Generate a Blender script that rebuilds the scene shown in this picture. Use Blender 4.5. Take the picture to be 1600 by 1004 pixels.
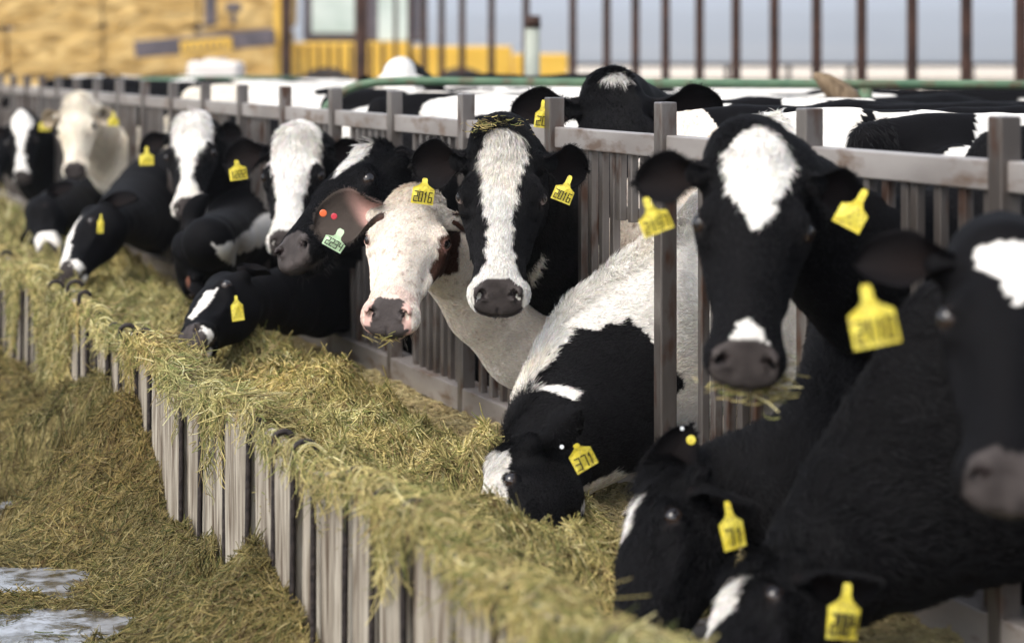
import bpy, math, random
import numpy as np
from mathutils import Vector

for _o in list(bpy.data.objects):
    bpy.data.objects.remove(_o)
SC = bpy.context.scene
COL = SC.collection
rng = np.random.default_rng(7)

# ------------------------------------------------------------------ camera, sky, sun
FPX = 3400.0                       # focal length in photo pixels (photo 1600 wide)
HOR = 97.0                         # pixel row of the horizon
CAMZ = 1.57
TH = math.atan(1269.0 / FPX)       # the fences run along +Y; the camera looks this far to their right
ST, CT = math.sin(TH), math.cos(TH)
CAM = np.array([0.0, 0.0, CAMZ])
FW = np.array([ST, CT, 0.0]); RT = np.array([CT, -ST, 0.0]); UP = np.array([0.0, 0.0, 1.0])
XF = 2.34                          # steel feed fence
XB = 1.25                          # wooden bunk wall
ZF = 0.40                          # floor of the feed lane

cam_d = bpy.data.cameras.new('camera')
cam = bpy.data.objects.new('camera', cam_d); COL.objects.link(cam)
cam.location = CAM
cam.rotation_euler = (math.radians(90), 0, -TH)
cam_d.sensor_width = 36.0
cam_d.lens = FPX / 1600.0 * 36.0
cam_d.shift_y = -(502.0 - HOR) / 1600.0
cam_d.clip_start = 0.1; cam_d.clip_end = 20000
cam_d.dof.use_dof = True
cam_d.dof.focus_distance = 5.75
cam_d.dof.aperture_fstop = 2.5
SC.camera = cam

world = bpy.data.worlds.new('World'); SC.world = world
world.use_nodes = True
wn = world.node_tree.nodes; wl = world.node_tree.links
sky = wn.new('ShaderNodeTexSky'); sky.sky_type = 'NISHITA'; sky.sun_disc = False
SUN_EL, SUN_AZ = math.radians(50), math.radians(245)     # azimuth clockwise from +Y
sky.sun_elevation = SUN_EL; sky.sun_rotation = SUN_AZ
sky.air_density = 1.0; sky.dust_density = 2.5; sky.ozone_density = 0.8
bgn = wn['Background']; bgn.inputs['Strength'].default_value = 0.15
hs = wn.new('ShaderNodeHueSaturation'); hs.inputs['Saturation'].default_value = .45; hs.inputs['Value'].default_value = 1.85   # thin bright overcast
wl.new(sky.outputs[0], hs.inputs['Color']); wl.new(hs.outputs[0], bgn.inputs['Color'])
sun_d = bpy.data.lights.new('sun', 'SUN'); sun_d.energy = 1.6; sun_d.angle = math.radians(24)
sun_d.color = (1.0, 0.93, 0.82)
sun = bpy.data.objects.new('sun', sun_d); COL.objects.link(sun)
_sd = Vector((math.sin(SUN_AZ) * math.cos(SUN_EL), math.cos(SUN_AZ) * math.cos(SUN_EL), math.sin(SUN_EL)))
sun.rotation_euler = _sd.to_track_quat('Z', 'Y').to_euler()
SC.view_settings.view_transform = 'Standard'; SC.view_settings.look = 'None'
SC.view_settings.gamma = 1.0; SC.view_settings.exposure = 0.45
SC.render.engine = 'CYCLES'
try:
    SC.cycles_curves.shape = 'RIBBONS'
except Exception:
    pass
SC.cycles.max_bounces = 6; SC.cycles.diffuse_bounces = 3; SC.cycles.glossy_bounces = 2
SC.cycles.transparent_max_bounces = 8; SC.cycles.transmission_bounces = 4

def W(px, py, Z):
    return CAM + Z * (FW + RT * (px - 800.0) / FPX + UP * (HOR - py) / FPX)
def ZX(px, X):
    return X / (ST + CT * (px - 800.0) / FPX)
def YX(px, X):                      # world Y of the point at lateral X seen in photo column px
    return W(px, 97, ZX(px, X))[1]
def unit(v):
    v = np.asarray(v, float); return v / (np.linalg.norm(v) + 1e-12)

# ------------------------------------------------------------------ object helpers
def tag(o, label=None, cat=None, group=None, kind=None):
    if label: o['label'] = label
    if cat: o['category'] = cat
    if group: o['group'] = group
    if kind: o['kind'] = kind
    return o
def empty(name, loc=(0, 0, 0), **k):
    o = bpy.data.objects.new(name, None); COL.objects.link(o); o.location = [float(c) for c in loc]
    o.empty_display_size = 0.1
    return tag(o, **k)
def link(name, data, mat=None, parent=None):
    o = bpy.data.objects.new(name, data); COL.objects.link(o)
    if mat is not None: data.materials.append(mat)
    if parent is not None:
        o.parent = parent; o.location = (0, 0, 0) if parent.parent else [-c for c in parent.location]
    return o
def mesh_np(name, V, Fq, mat=None, parent=None, smooth=True, col=None, Ft=None):
    """V (n,3), Fq (m,4) quads, Ft (k,3) triangles, in world coordinates"""
    me = bpy.data.meshes.new(name)
    V = np.asarray(V, np.float32)
    parts, starts, tot = [], [], 0
    for F in (Fq, Ft):
        if F is not None and len(F):
            F = np.asarray(F, np.int32)
            parts.append(F.ravel()); starts.append(tot + np.arange(len(F)) * F.shape[1]); tot += F.size
    li = np.concatenate(parts); ls = np.concatenate(starts)
    me.vertices.add(len(V)); me.vertices.foreach_set('co', V.ravel())
    me.loops.add(tot); me.loops.foreach_set('vertex_index', li.astype(np.int32))
    me.polygons.add(len(ls)); me.polygons.foreach_set('loop_start', ls.astype(np.int32))
    me.update(calc_edges=True); me.validate()
    me.polygons.foreach_set('use_smooth', np.full(len(me.polygons), smooth))
    if col is not None:
        a = me.attributes.new('tint', 'FLOAT_COLOR', 'POINT')
        c = np.ones((len(V), 4), np.float32); c[:, :col.shape[1]] = col
        a.data.foreach_set('color', c.ravel())
    return link(name, me, mat, parent)
class MB:
    def __init__(s): s.v = []; s.f = []
    def add(s, V, F):
        n = len(s.v); s.v.extend([tuple(map(float, v)) for v in V]); s.f.extend([tuple(i + n for i in f) for f in F])
    def box(s, c, size, ax=None, taper=1.0):
        """box with centre c; ax = 3 axis vectors"""
        c = np.asarray(c, float)
        ax = np.eye(3) if ax is None else np.asarray(ax, float)
        hx, hy, hz = [q / 2 for q in size]
        V = []
        for z in (-1, 1):
            t = taper if z > 0 else 1.0
            for x, y in ((-1, -1), (1, -1), (1, 1), (-1, 1)):
                V.append(c + ax[0] * x * hx * t + ax[1] * y * hy * t + ax[2] * z * hz)
        s.add(V, [(3, 2, 1, 0), (4, 5, 6, 7), (0, 1, 5, 4), (1, 2, 6, 5), (2, 3, 7, 6), (3, 0, 4, 7)])
    def tube(s, pts, r, n=10, cap=True):
        pts = [np.asarray(p, float) for p in pts]
        rs = r if hasattr(r, '__len__') else [r] * len(pts)
        V = []; F = []
        prev = None
        for i, p in enumerate(pts):
            t = unit(pts[min(i + 1, len(pts) - 1)] - pts[max(i - 1, 0)])
            a = np.cross(t, [0, 0, 1]) if prev is None else prev - t * np.dot(prev, t)
            if np.linalg.norm(a) < 1e-4: a = np.cross(t, [1, 0, 0])
            a = unit(a); b = np.cross(t, a); prev = a
            for k in range(n):
                q = 2 * math.pi * k / n
                V.append(p + rs[i] * (math.cos(q) * a + math.sin(q) * b))
        for i in range(len(pts) - 1):
            for k in range(n):
                F.append((i * n + k, i * n + (k + 1) % n, (i + 1) * n + (k + 1) % n, (i + 1) * n + k))
        if cap:
            F.append(tuple(range(n))[::-1]); F.append(tuple((len(pts) - 1) * n + k for k in range(n)))
        s.add(V, F)
    def build(s, name, mat, parent=None, smooth=False, bevel=0.0):
        me = bpy.data.meshes.new(name); me.from_pydata(s.v, [], s.f); me.update()
        if smooth: me.polygons.foreach_set('use_smooth', [True] * len(me.polygons))
        o = link(name, me, mat, parent)
        if bevel:
            m = o.modifiers.new('bevel', 'BEVEL'); m.width = bevel; m.segments = 2; m.limit_method = 'ANGLE'
        return o
def make_curves(name, P, R, C, mat, parent=None):
    """P (n,k,3) world points, R (n,k) radii, C (n,3) tint"""
    n, k, _ = P.shape
    cu = bpy.data.hair_curves.new(name)
    cu.add_curves([k] * n)
    cu.attributes['position'].data.foreach_set('vector', P.astype(np.float32).ravel())
    ra = cu.attributes.get('radius') or cu.attributes.new('radius', 'FLOAT', 'POINT')
    ra.data.foreach_set('value', R.astype(np.float32).ravel())
    a = cu.attributes.new('tint', 'FLOAT_COLOR', 'CURVE')
    c = np.ones((n, 4), np.float32); c[:, :3] = C
    a.data.foreach_set('color', c.ravel())
    return link(name, cu, mat, parent)

# ------------------------------------------------------------------ noise
def _hash(i, j, k, seed):
    h = (i * 374761393 + j * 668265263 + k * 2147483647 + seed * 1274126177) & 0xffffffff
    h = ((h ^ (h >> 13)) * 1274126177) & 0xffffffff
    return ((h ^ (h >> 16)) & 0xffff) / 65535.0
def noise3(p, scale=1.0, seed=0):
    q = np.asarray(p, float) * scale
    b = np.floor(q).astype(np.int64); f = q - b; f = f * f * (3 - 2 * f)
    r = 0
    for di in (0, 1):
        wx = f[..., 0] if di else 1 - f[..., 0]
        for dj in (0, 1):
            wy = f[..., 1] if dj else 1 - f[..., 1]
            for dk in (0, 1):
                wz = f[..., 2] if dk else 1 - f[..., 2]
                r = r + wx * wy * wz * _hash(b[..., 0] + di, b[..., 1] + dj, b[..., 2] + dk, seed)
    return r * 2 - 1
def fbm(p, scale=1.0, seed=0, octv=3):
    r = 0; a = 1.0; t = 0
    for o in range(octv):
        r = r + a * noise3(p, scale * 2 ** o, seed + o * 17); t += a; a *= 0.5
    return r / t
def sstep(a, b, x):
    t = np.clip((x - a) / (b - a), 0, 1); return t * t * (3 - 2 * t)

# ------------------------------------------------------------------ materials
def nt(name):
    m = bpy.data.materials.new(name); m.use_nodes = True
    return m, m.node_tree.nodes, m.node_tree.links, m.node_tree.nodes['Principled BSDF']
def mat_tint(name, rough=0.7, spec=0.3, noise_scale=30, noise_amt=0.15, sheen=0.0, use_alpha=False, bump=0.0, bscale=80, trans=0.0):
    m, N, L, B = nt(name)
    at = N.new('ShaderNodeAttribute'); at.attribute_name = 'tint'
    tc = N.new('ShaderNodeTexCoord'); no = N.new('ShaderNodeTexNoise'); no.inputs['Scale'].default_value = noise_scale
    no.inputs['Detail'].default_value = 4
    L.new(tc.outputs['Object'], no.inputs['Vector'])
    mp = N.new('ShaderNodeMapRange'); mp.inputs['From Min'].default_value = .25; mp.inputs['From Max'].default_value = .75
    mp.inputs['To Min'].default_value = 1 - noise_amt; mp.inputs['To Max'].default_value = 1 + noise_amt
    L.new(no.outputs[0], mp.inputs['Value'])
    mx = N.new('ShaderNodeVectorMath'); mx.operation = 'SCALE'
    L.new(at.outputs['Color'], mx.inputs[0]); L.new(mp.outputs[0], mx.inputs['Scale'])
    L.new(mx.outputs[0], B.inputs['Base Color'])
    B.inputs['Roughness'].default_value = rough
    B.inputs['Specular IOR Level'].default_value = spec
    if sheen:
        B.inputs['Sheen Weight'].default_value = sheen; B.inputs['Sheen Roughness'].default_value = 0.5
    if use_alpha:   # attribute alpha = wet, bare skin
        r = N.new('ShaderNodeMapRange'); r.inputs['To Min'].default_value = rough; r.inputs['To Max'].default_value = 0.30
        L.new(at.outputs['Alpha'], r.inputs['Value']); L.new(r.outputs[0], B.inputs['Roughness'])
    if bump:
        n2 = N.new('ShaderNodeTexNoise'); n2.inputs['Scale'].default_value = bscale; n2.inputs['Detail'].default_value = 6
        L.new(tc.outputs['Object'], n2.inputs['Vector'])
        bp = N.new('ShaderNodeBump'); bp.inputs['Strength'].default_value = bump; bp.inputs['Distance'].default_value = 0.004
        L.new(n2.outputs[0], bp.inputs['Height']); L.new(bp.outputs[0], B.inputs['Normal'])
    return m
def mat_noise(name, c1, c2, scale=8, rough=0.7, metal=0.0, spec=0.4, bump=0.0, stretch=(1, 1, 1), c3=None, scale2=60, detail=6, coat=0):
    m, N, L, B = nt(name)
    tc = N.new('ShaderNodeTexCoord'); mpg = N.new('ShaderNodeMapping'); mpg.inputs['Scale'].default_value = stretch
    L.new(tc.outputs['Object'], mpg.inputs['Vector'])
    no = N.new('ShaderNodeTexNoise'); no.inputs['Scale'].default_value = scale; no.inputs['Detail'].default_value = detail
    L.new(mpg.outputs[0], no.inputs['Vector'])
    cr = N.new('ShaderNodeValToRGB')
    cr.color_ramp.elements[0].position = 0.35; cr.color_ramp.elements[0].color = (*c1, 1)
    cr.color_ramp.elements[1].position = 0.65; cr.color_ramp.elements[1].color = (*c2, 1)
    L.new(no.outputs[0], cr.inputs[0]); out = cr.outputs[0]
    if c3 is not None:
        n2 = N.new('ShaderNodeTexNoise'); n2.inputs['Scale'].default_value = scale2; n2.inputs['Detail'].default_value = 5
        L.new(mpg.outputs[0], n2.inputs['Vector'])
        r2 = N.new('ShaderNodeMapRange'); r2.inputs['From Min'].default_value = .52; r2.inputs['From Max'].default_value = .68
        L.new(n2.outputs[0], r2.inputs['Value'])
        mx = N.new('ShaderNodeMix'); mx.data_type = 'RGBA'
        L.new(r2.outputs[0], mx.inputs[0]); L.new(out, mx.inputs[6]); mx.inputs[7].default_value = (*c3, 1); out = mx.outputs[2]
    L.new(out, B.inputs['Base Color'])
    B.inputs['Roughness'].default_value = rough; B.inputs['Metallic'].default_value = metal
    B.inputs['Specular IOR Level'].default_value = spec
    if bump:
        bp = N.new('ShaderNodeBump'); bp.inputs['Strength'].default_value = bump; bp.inputs['Distance'].default_value = 0.01
        L.new(no.outputs[0], bp.inputs['Height']); L.new(bp.outputs[0], B.inputs['Normal'])
    return m
def mat_plain(name, c, rough=0.5, spec=0.5, metal=0.0):
    return mat_noise(name, [q * .9 for q in c], [min(1, q * 1.08) for q in c], 14, rough, metal, spec)
M_coat = mat_tint('cow_hide', 0.70, 0.05, 45, 0.10, use_alpha=True, bump=0.35, bscale=150)
M_hair = mat_tint('cow_hair', 0.6, 0.12, 60, 0.12)
M_hay = mat_tint('hay_strands', 0.75, 0.2, 9, 0.25)
M_haybase = mat_noise('hay_bed', (.06, .045, .018), (.15, .12, .05), 22, .9, 0, .1, .8, c3=(.26, .22, .10), scale2=90)
# ------------------------------------------------------------------ signed distance tools (cows are grown from these)
def smin(a, b, k):
    h = np.clip(0.5 + 0.5 * (b - a) / k, 0, 1)
    return b + (a - b) * h - k * h * (1 - h)
def smax(a, b, k): return -smin(-a, -b, k)
def ell(p, c, r, rot=None):
    q = p - np.asarray(c)
    if rot is not None: q = q @ np.asarray(rot)
    r = np.asarray(r, float)
    k0 = np.linalg.norm(q / r, axis=-1); k1 = np.linalg.norm(q / (r * r), axis=-1) + 1e-9
    return k0 * (k0 - 1) / k1
def rcone(p, a, b, ra, rb, lat=None, flat=1.0):
    a = np.asarray(a, float); b = np.asarray(b, float); ab = b - a
    t = np.clip(((p - a) @ ab) / (ab @ ab + 1e-12), 0, 1)
    q = p - (a + t[..., None] * ab)
    if lat is not None:
        l = q @ lat
        d2 = (q * q).sum(-1) - l * l + (l / flat) ** 2
        return (np.sqrt(np.maximum(d2, 1e-12)) - (ra + (rb - ra) * t)) * (0.5 + 0.5 * flat)
    return np.linalg.norm(q, axis=-1) - (ra + (rb - ra) * t)
def spl(x, xs, ys):
    """smooth interpolation through knots (monotone-ish cubic)"""
    xs = np.asarray(xs, float); ys = np.asarray(ys, float)
    d = np.gradient(ys, xs)
    i = np.clip(np.searchsorted(xs, x) - 1, 0, len(xs) - 2)
    h = xs[i + 1] - xs[i]; t = np.clip((x - xs[i]) / h, 0, 1)
    return ((1 + 2 * t) * (1 - t) ** 2 * ys[i] + t * (1 - t) ** 2 * h * d[i]
            + t * t * (3 - 2 * t) * ys[i + 1] + t * t * (t - 1) * h * d[i + 1])

def rotm(ax, deg):
    ax = unit(ax); a = math.radians(deg); c, s = math.cos(a), math.sin(a); x, y, z = ax
    return np.array([[c + x * x * (1 - c), x * y * (1 - c) - z * s, x * z * (1 - c) + y * s],
                     [y * x * (1 - c) + z * s, c + y * y * (1 - c), y * z * (1 - c) - x * s],
                     [z * x * (1 - c) - y * s, z * y * (1 - c) + x * s, c + z * z * (1 - c)]])
_HY = [-.05, -.02, .03, .10, .17, .22, .28, .34, .40, .46, .50, .535, .56, .575]
_HW = [.020, .072, .098, .111, .119, .116, .099, .085, .077, .079, .081, .076, .060, .020]
_HT = [.055, .086, .104, .112, .113, .108, .096, .084, .074, .069, .060, .043, .022, .006]
_HB = [.02, .06, .095, .135, .145, .132, .113, .098, .086, .074, .062, .050, .036, .012]
EYE_C = np.array((.1160, .197, .0520)); EYE_R = .0235
def head_sdf(p, calm=0.0):
    """p in head space: y from poll to muzzle (0..0.56), z towards the forehead side, x lateral; mirrored in x"""
    q = p.copy(); q[..., 0] = np.abs(q[..., 0])
    x, y, z = q[..., 0], q[..., 1], q[..., 2]
    yc = np.clip(y, -.05, .575)
    w = spl(yc, _HY, _HW); ht = spl(yc, _HY, _HT); hb = spl(yc, _HY, _HB)
    top = z > 0
    hh = np.where(top, ht, hb)
    zn = np.clip(z / hh, -1.2, 1.2)
    # jaw side is narrower, nose bridge a little narrower than mid depth
    ww = w * np.where(top, 1 - 0.20 * np.clip(zn, 0, 1) ** 2, 1 - 0.34 * np.clip(-zn, 0, 1) ** 1.3)
    n = 2.5
    k = ((x / ww) ** n + (np.abs(z) / hh) ** n) ** (1 / n)
    d = (k - 1) * np.minimum(ww, hh) * 0.9
    d = smax(d, np.maximum(y - .57, -.045 - y), .02)
    # flat forehead plane, slight dish below the eyes
    # poll knob
    d = smin(d, ell(q, (0, -.004, .062), (.074, .042, .052)), .035)
    # brow / orbit
    d = smin(d, ell(q, (.100, .170, .066), (.030, .046, .026)), .022)
    d = smin(d, ell(q, (.108, .215, .030), (.022, .036, .026)), .016)
    # temple hollow behind the eye
    d = smax(d, -ell(q, (.136, .12, .075), (.024, .045, .026)), .03)
    # cheek muscle and jaw angle
    d = smin(d, ell(q, (.070, .125, -.055), (.036, .075, .070)), .03)
    # facial crest
    d = smin(d, rcone(q, (.098, .245, .006), (.074, .37, -.002), .016, .012), .022)
    # hollow above the crest (side of nose)
    d = smax(d, -ell(q, (.104, .335, .046), (.022, .07, .024)), .03)
    # hollow of the cheek, between jaw and crest
    d = smax(d, -ell(q, (.106, .35, -.055), (.022, .08, .026)), .03)
    # nasal bridge
    d = smin(d, rcone(q, (0, .24, .062), (0, .47, .028), .040, .036), .03)
    # muzzle: broad sloping nose pad, swollen lips
    d = smin(d, ell(q, (0, .500, .018), (.078, .050, .046)), .02)
    d = smin(d, ell(q, (.050, .495, -.010), (.040, .052, .040)), .02)
    d = smin(d, ell(q, (0, .480, -.060), (.050, .056, .026)), .014)
    d = smax(d, (y - .529) * .72 + (z - .030) * .69, .014)          # the pad slopes back
    # nostril wings
    R = rotm((0, 1, 0), -35)
    d = smin(d, ell(q, (.050, .520, .034), (.026, .024, .018), R), .012)
    # mouth line
    zm = -.040 - 0.25 * (np.clip(y, .38, .56) - .47)
    dm = np.maximum(np.abs(z - zm) - .0022, .42 - y)
    d = smax(d, -(np.maximum(dm, -(d + .010))), .006)
    # nostrils
    d = smax(d, -ell(q, (.046, .534, .042), (.017, .024, .0085), rotm((0, 1, 0), -40)), .006)
    d = smax(d, -ell(q, (.059, .530, .028), (.008, .022, .012)), .006)
    # upper lip groove
    d = smax(d, -ell(q, (0, .560, -.010), (.0025, .010, .022)), .006)
    # eyelids and socket
    ec = EYE_C
    d = smin(d, np.linalg.norm(q - ec, axis=-1) - .0265, .010)
    d = smin(d, rcone(q, ec + (.004, -.026, .018), ec + (.006, .004, .024), .0055, .0055), .008)   # upper lid fold
    d = smax(d, -ell(q, ec + (.0135, .004, .010), (.024, .0215, .0125), rotm((0, 1, 0), -36)), .004)
    # ear root
    d = smin(d, rcone(q, (.080, .050, .024), (.136, .046, .026), .040, .030), .03)
    return d

_BU = [-.10, -.02, .08, .22, .40, .75, 1.10, 1.35, 1.52, 1.64, 1.70]
_BT = [1.16, 1.27, 1.35, 1.42, 1.42, 1.38, 1.39, 1.41, 1.40, 1.34, 1.24]
_BB = [.96, .82, .72, .66, .62, .56, .58, .70, .84, .96, 1.06]
_BW = [.08, .15, .20, .225, .255, .32, .33, .285, .235, .18, .09]
def body_sdf(p, slim=1.0):
    """u along the back (0 at the chest, 1.7 at the rump), x lateral, z height above the floor"""
    q = p.copy(); q[..., 0] = np.abs(q[..., 0])
    x, u, z = q[..., 0], q[..., 1], q[..., 2]
    uc = np.clip(u, -.10, 1.70)
    t = spl(uc, _BU, _BT); b = spl(uc, _BU, _BB); w = spl(uc, _BU, _BW) * slim
    c = b + (t - b) * .48
    hh = np.where(z > c, t - c, c - b)
    zn = np.clip((z - c) / hh, -1, 1)
    ww = w * np.where(z > c, 1 - .42 * np.clip(zn, 0, 1) ** 1.6, 1 - .15 * np.clip(-zn, 0, 1) ** 2)
    k = ((x / ww) ** 2.15 + (np.abs(z - c) / hh) ** 2.15) ** (1 / 2.15)
    d = (k - 1) * np.minimum(ww, hh) * .9
    d = smax(d, np.maximum(u - 1.69, -.09 - u), .05)
    d = smin(d, ell(q, (.215 * slim, 1.28, 1.33), (.06, .09, .06)), .06)       # hook bone
    d = smin(d, ell(q, (.10, 1.62, 1.27), (.05, .06, .06)), .05)              # pin bone
    d = smin(d, ell(q, (.17 * slim, .22, 1.10), (.075, .17, .27)), .07)       # shoulder blade
    d = smin(d, rcone(q, (0, .05, 1.38), (0, 1.6, 1.385), .035, .03), .06)     # spine
    d = smin(d, rcone(q, (.15, .22, .85), (.13, .20, .42), .10, .055), .06)
    d = smin(d, rcone(q, (.13, .20, .42), (.13, .20, .09), .042, .036), .03)
    d = smin(d, ell(q, (.13, .18, .05), (.055, .07, .055)), .02)
    d = smin(d, rcone(q, (.17, 1.42, 1.02), (.16, 1.36, .72), .19, .11), .07)
    d = smin(d, rcone(q, (.16, 1.36, .72), (.14, 1.56, .48), .085, .055), .04)
    d = smin(d, rcone(q, (.14, 1.56, .48), (.14, 1.50, .09), .045, .038), .03)
    d = smin(d, ell(q, (.14, 1.47, .05), (.055, .07, .055)), .02)
    d = smin(d, ell(q, (0, 1.22, .62), (.17, .20, .14)), .06)                  # udder
    d = smin(d, rcone(q, (0, 1.68, 1.28), (0, 1.74, .70), .032, .022), .02)
    d = smin(d, ell(q, (0, 1.74, .60), (.035, .04, .16)), .03)
    return d

def surface_nets(f, lo, hi, h):
    B = 6
    n = (np.ceil((np.asarray(hi) - lo) / h / B).astype(int) + 1) * B
    nb = n // B
    ci = np.stack(np.meshgrid(*[np.arange(k) for k in nb], indexing='ij'), -1).reshape(-1, 3)
    cc = lo + (ci * B + (B - 1) / 2) * h
    fc = f(cc)
    act = np.abs(fc) < B * h * 0.95 + .012
    vol = np.repeat(np.repeat(np.repeat(np.where(fc.reshape(nb) < 0, -1.0, 1.0).astype(np.float32), B, 0), B, 1), B, 2)
    bi = ci[act]
    off = np.stack(np.meshgrid(*[np.arange(B)] * 3, indexing='ij'), -1).reshape(-1, 3)
    for s in range(0, len(bi), 3000):
        gi = (bi[s:s + 3000, None, :] * B + off[None]).reshape(-1, 3)
        vol[gi[:, 0], gi[:, 1], gi[:, 2]] = f(lo + gi * h)
    S = vol < 0
    c = np.zeros(tuple(k - 1 for k in vol.shape), np.int8)
    corners = [(i, j, k) for i in (0, 1) for j in (0, 1) for k in (0, 1)]
    X, Y, Zn = c.shape
    for (i, j, k) in corners: c += S[i:i + X, j:j + Y, k:k + Zn]
    cell = np.argwhere((c > 0) & (c < 8))
    idx = np.full(c.shape, -1, np.int32); idx[tuple(cell.T)] = np.arange(len(cell))
    acc = np.zeros((len(cell), 3)); cnt = np.zeros(len(cell))
    vals = {cn: vol[cell[:, 0] + cn[0], cell[:, 1] + cn[1], cell[:, 2] + cn[2]] for cn in corners}
    for a in corners:
        for ax in range(3):
            if a[ax] == 0:
                b = list(a); b[ax] = 1; b = tuple(b)
                va, vb = vals[a], vals[b]
                m = (va < 0) != (vb < 0)
                t = np.where(m, va / np.where(m, va - vb, 1), 0)
                pt = np.tile(np.array(a, float), (len(cell), 1)); pt[:, ax] += t
                acc += pt * m[:, None]; cnt += m
    V = lo + (cell + acc / cnt[:, None]) * h
    F = []
    for ax in range(3):
        u, v = (ax + 1) % 3, (ax + 2) % 3
        sl0 = [slice(None)] * 3; sl1 = [slice(None)] * 3
        sl0[ax] = slice(0, -1); sl1[ax] = slice(1, None)
        e = np.argwhere(S[tuple(sl0)] != S[tuple(sl1)])
        e = e[(e[:, u] > 0) & (e[:, v] > 0) & (e[:, u] < c.shape[u]) & (e[:, v] < c.shape[v])]
        q = []
        for du, dv in ((-1, -1), (0, -1), (0, 0), (-1, 0)):
            g = e.copy(); g[:, u] += du; g[:, v] += dv
            q.append(idx[g[:, 0], g[:, 1], g[:, 2]])
        q = np.stack(q, 1)
        flip = ~S[e[:, 0], e[:, 1], e[:, 2]]
        q[flip] = q[flip][:, ::-1]
        F.append(q[(q >= 0).all(1)])
    return V, np.concatenate(F)
def relax(V, F, it=1, lam=.5):
    for _ in range(it):
        s = np.zeros_like(V); c = np.zeros(len(V))
        for a, b in ((0, 1), (1, 2), (2, 3), (3, 0)):
            for i, j in ((a, b), (b, a)):
                for k in range(3): s[:, k] += np.bincount(F[:, i], V[F[:, j], k], len(V))
                c += np.bincount(F[:, i], minlength=len(V))
        V = V + lam * (s / np.maximum(c, 1)[:, None] - V)
    return V
def vnormals(V, F):
    n = np.cross(V[F[:, 2]] - V[F[:, 0]], V[F[:, 3]] - V[F[:, 1]])
    N = np.zeros_like(V)
    for i in range(4):
        for k in range(3): N[:, k] += np.bincount(F[:, i], n[:, k], len(V))
    return N / (np.linalg.norm(N, axis=1, keepdims=True) + 1e-12)

def ear_geom(base, d, nrm, L=.185, Wd=.058, cup=.045, fold=0.0):
    """cupped leaf-shaped ear; base, direction d and opening normal in head space. returns V, F, (s,a,inner) per vertex"""
    d = unit(d); nrm = unit(np.asarray(nrm) - d * np.dot(nrm, d)); l = np.cross(d, nrm)
    ns, na = 26, 17
    S = np.linspace(0, 1, ns); A = np.linspace(-1, 1, na)
    V = []; info = []
    for inner in (1, 0):
        for s in S:
            w = Wd * (0.42 * (1 - sstep(0, .35, s)) + math.sqrt(max(0, 1 - abs((s - .50) / .5001) ** 1.75)) * sstep(-.3, .45, s)) if s > .50 else Wd * (0.42 * (1 - sstep(0, .35, s)) + sstep(-.35, .50, s))
            curl = 1.9 * (1 - sstep(0, .55, s)) + 0.75        # closes towards the root
            droop = -.035 * s * s
            for a in A:
                ang = a * curl
                lx = math.sin(ang) / max(curl, .3) * w * 1.25
                dp = (1 - math.cos(ang)) / max(curl, .3) * w * 1.25 + cup * .25 * a * a
                th = .0045 * (1 - .75 * abs(a)) * (1 - .6 * s) + .0012
                p = base + d * (s * L) + l * lx + nrm * (dp + droop - (0 if inner else th * 2) + fold * s * s)
                V.append(p); info.append((s, a, inner))
    F = []
    def I(k, i, j): return k * ns * na + i * na + j
    for i in range(ns - 1):
        for j in range(na - 1):
            F.append((I(0, i, j), I(0, i, j + 1), I(0, i + 1, j + 1), I(0, i + 1, j)))
            F.append((I(1, i, j + 1), I(1, i, j), I(1, i + 1, j), I(1, i + 1, j + 1)))
        F.append((I(0, i, 0), I(0, i + 1, 0), I(1, i + 1, 0), I(1, i, 0)))
        F.append((I(0, i + 1, na - 1), I(0, i, na - 1), I(1, i, na - 1), I(1, i + 1, na - 1)))
    for j in range(na - 1):
        F.append((I(0, ns - 1, j), I(0, ns - 1, j + 1), I(1, ns - 1, j + 1), I(1, ns - 1, j)))
        F.append((I(0, 0, j + 1), I(0, 0, j), I(1, 0, j), I(1, 0, j + 1)))
    return np.array(V), np.array(F), np.array(info)
# ------------------------------------------------------------------ cows
WHITE = np.array((.72, .69, .64)); CREAM = np.array((.62, .53, .44)); BLACK = np.array((.0042, .0040, .0046))
SKIN_D = np.array((.052, .044, .042)); SKIN_P = np.array((.55, .36, .31))
M_eye = mat_tint('cow_eye', 0.06, 0.6, 40, 0.05)
M_tagy = mat_noise('yellow_tag_plastic', (.66, .53, .04), (.76, .66, .10), 30, .5, 0, .35, c3=(.36, .27, .06), scale2=150)
M_tagg = mat_noise('green_tag_plastic', (.50, .68, .42), (.56, .74, .48), 30, .45, 0, .4)
M_red = mat_plain('red_button', (.55, .03, .05), .4)
M_orange = mat_plain('orange_button', (.70, .13, .03), .4)
M_metal = mat_plain('tag_metal', (.75, .75, .75), .3, .5, .6)
M_ink = mat_plain('tag_ink', (.015, .013, .012), .6, .2)

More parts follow.
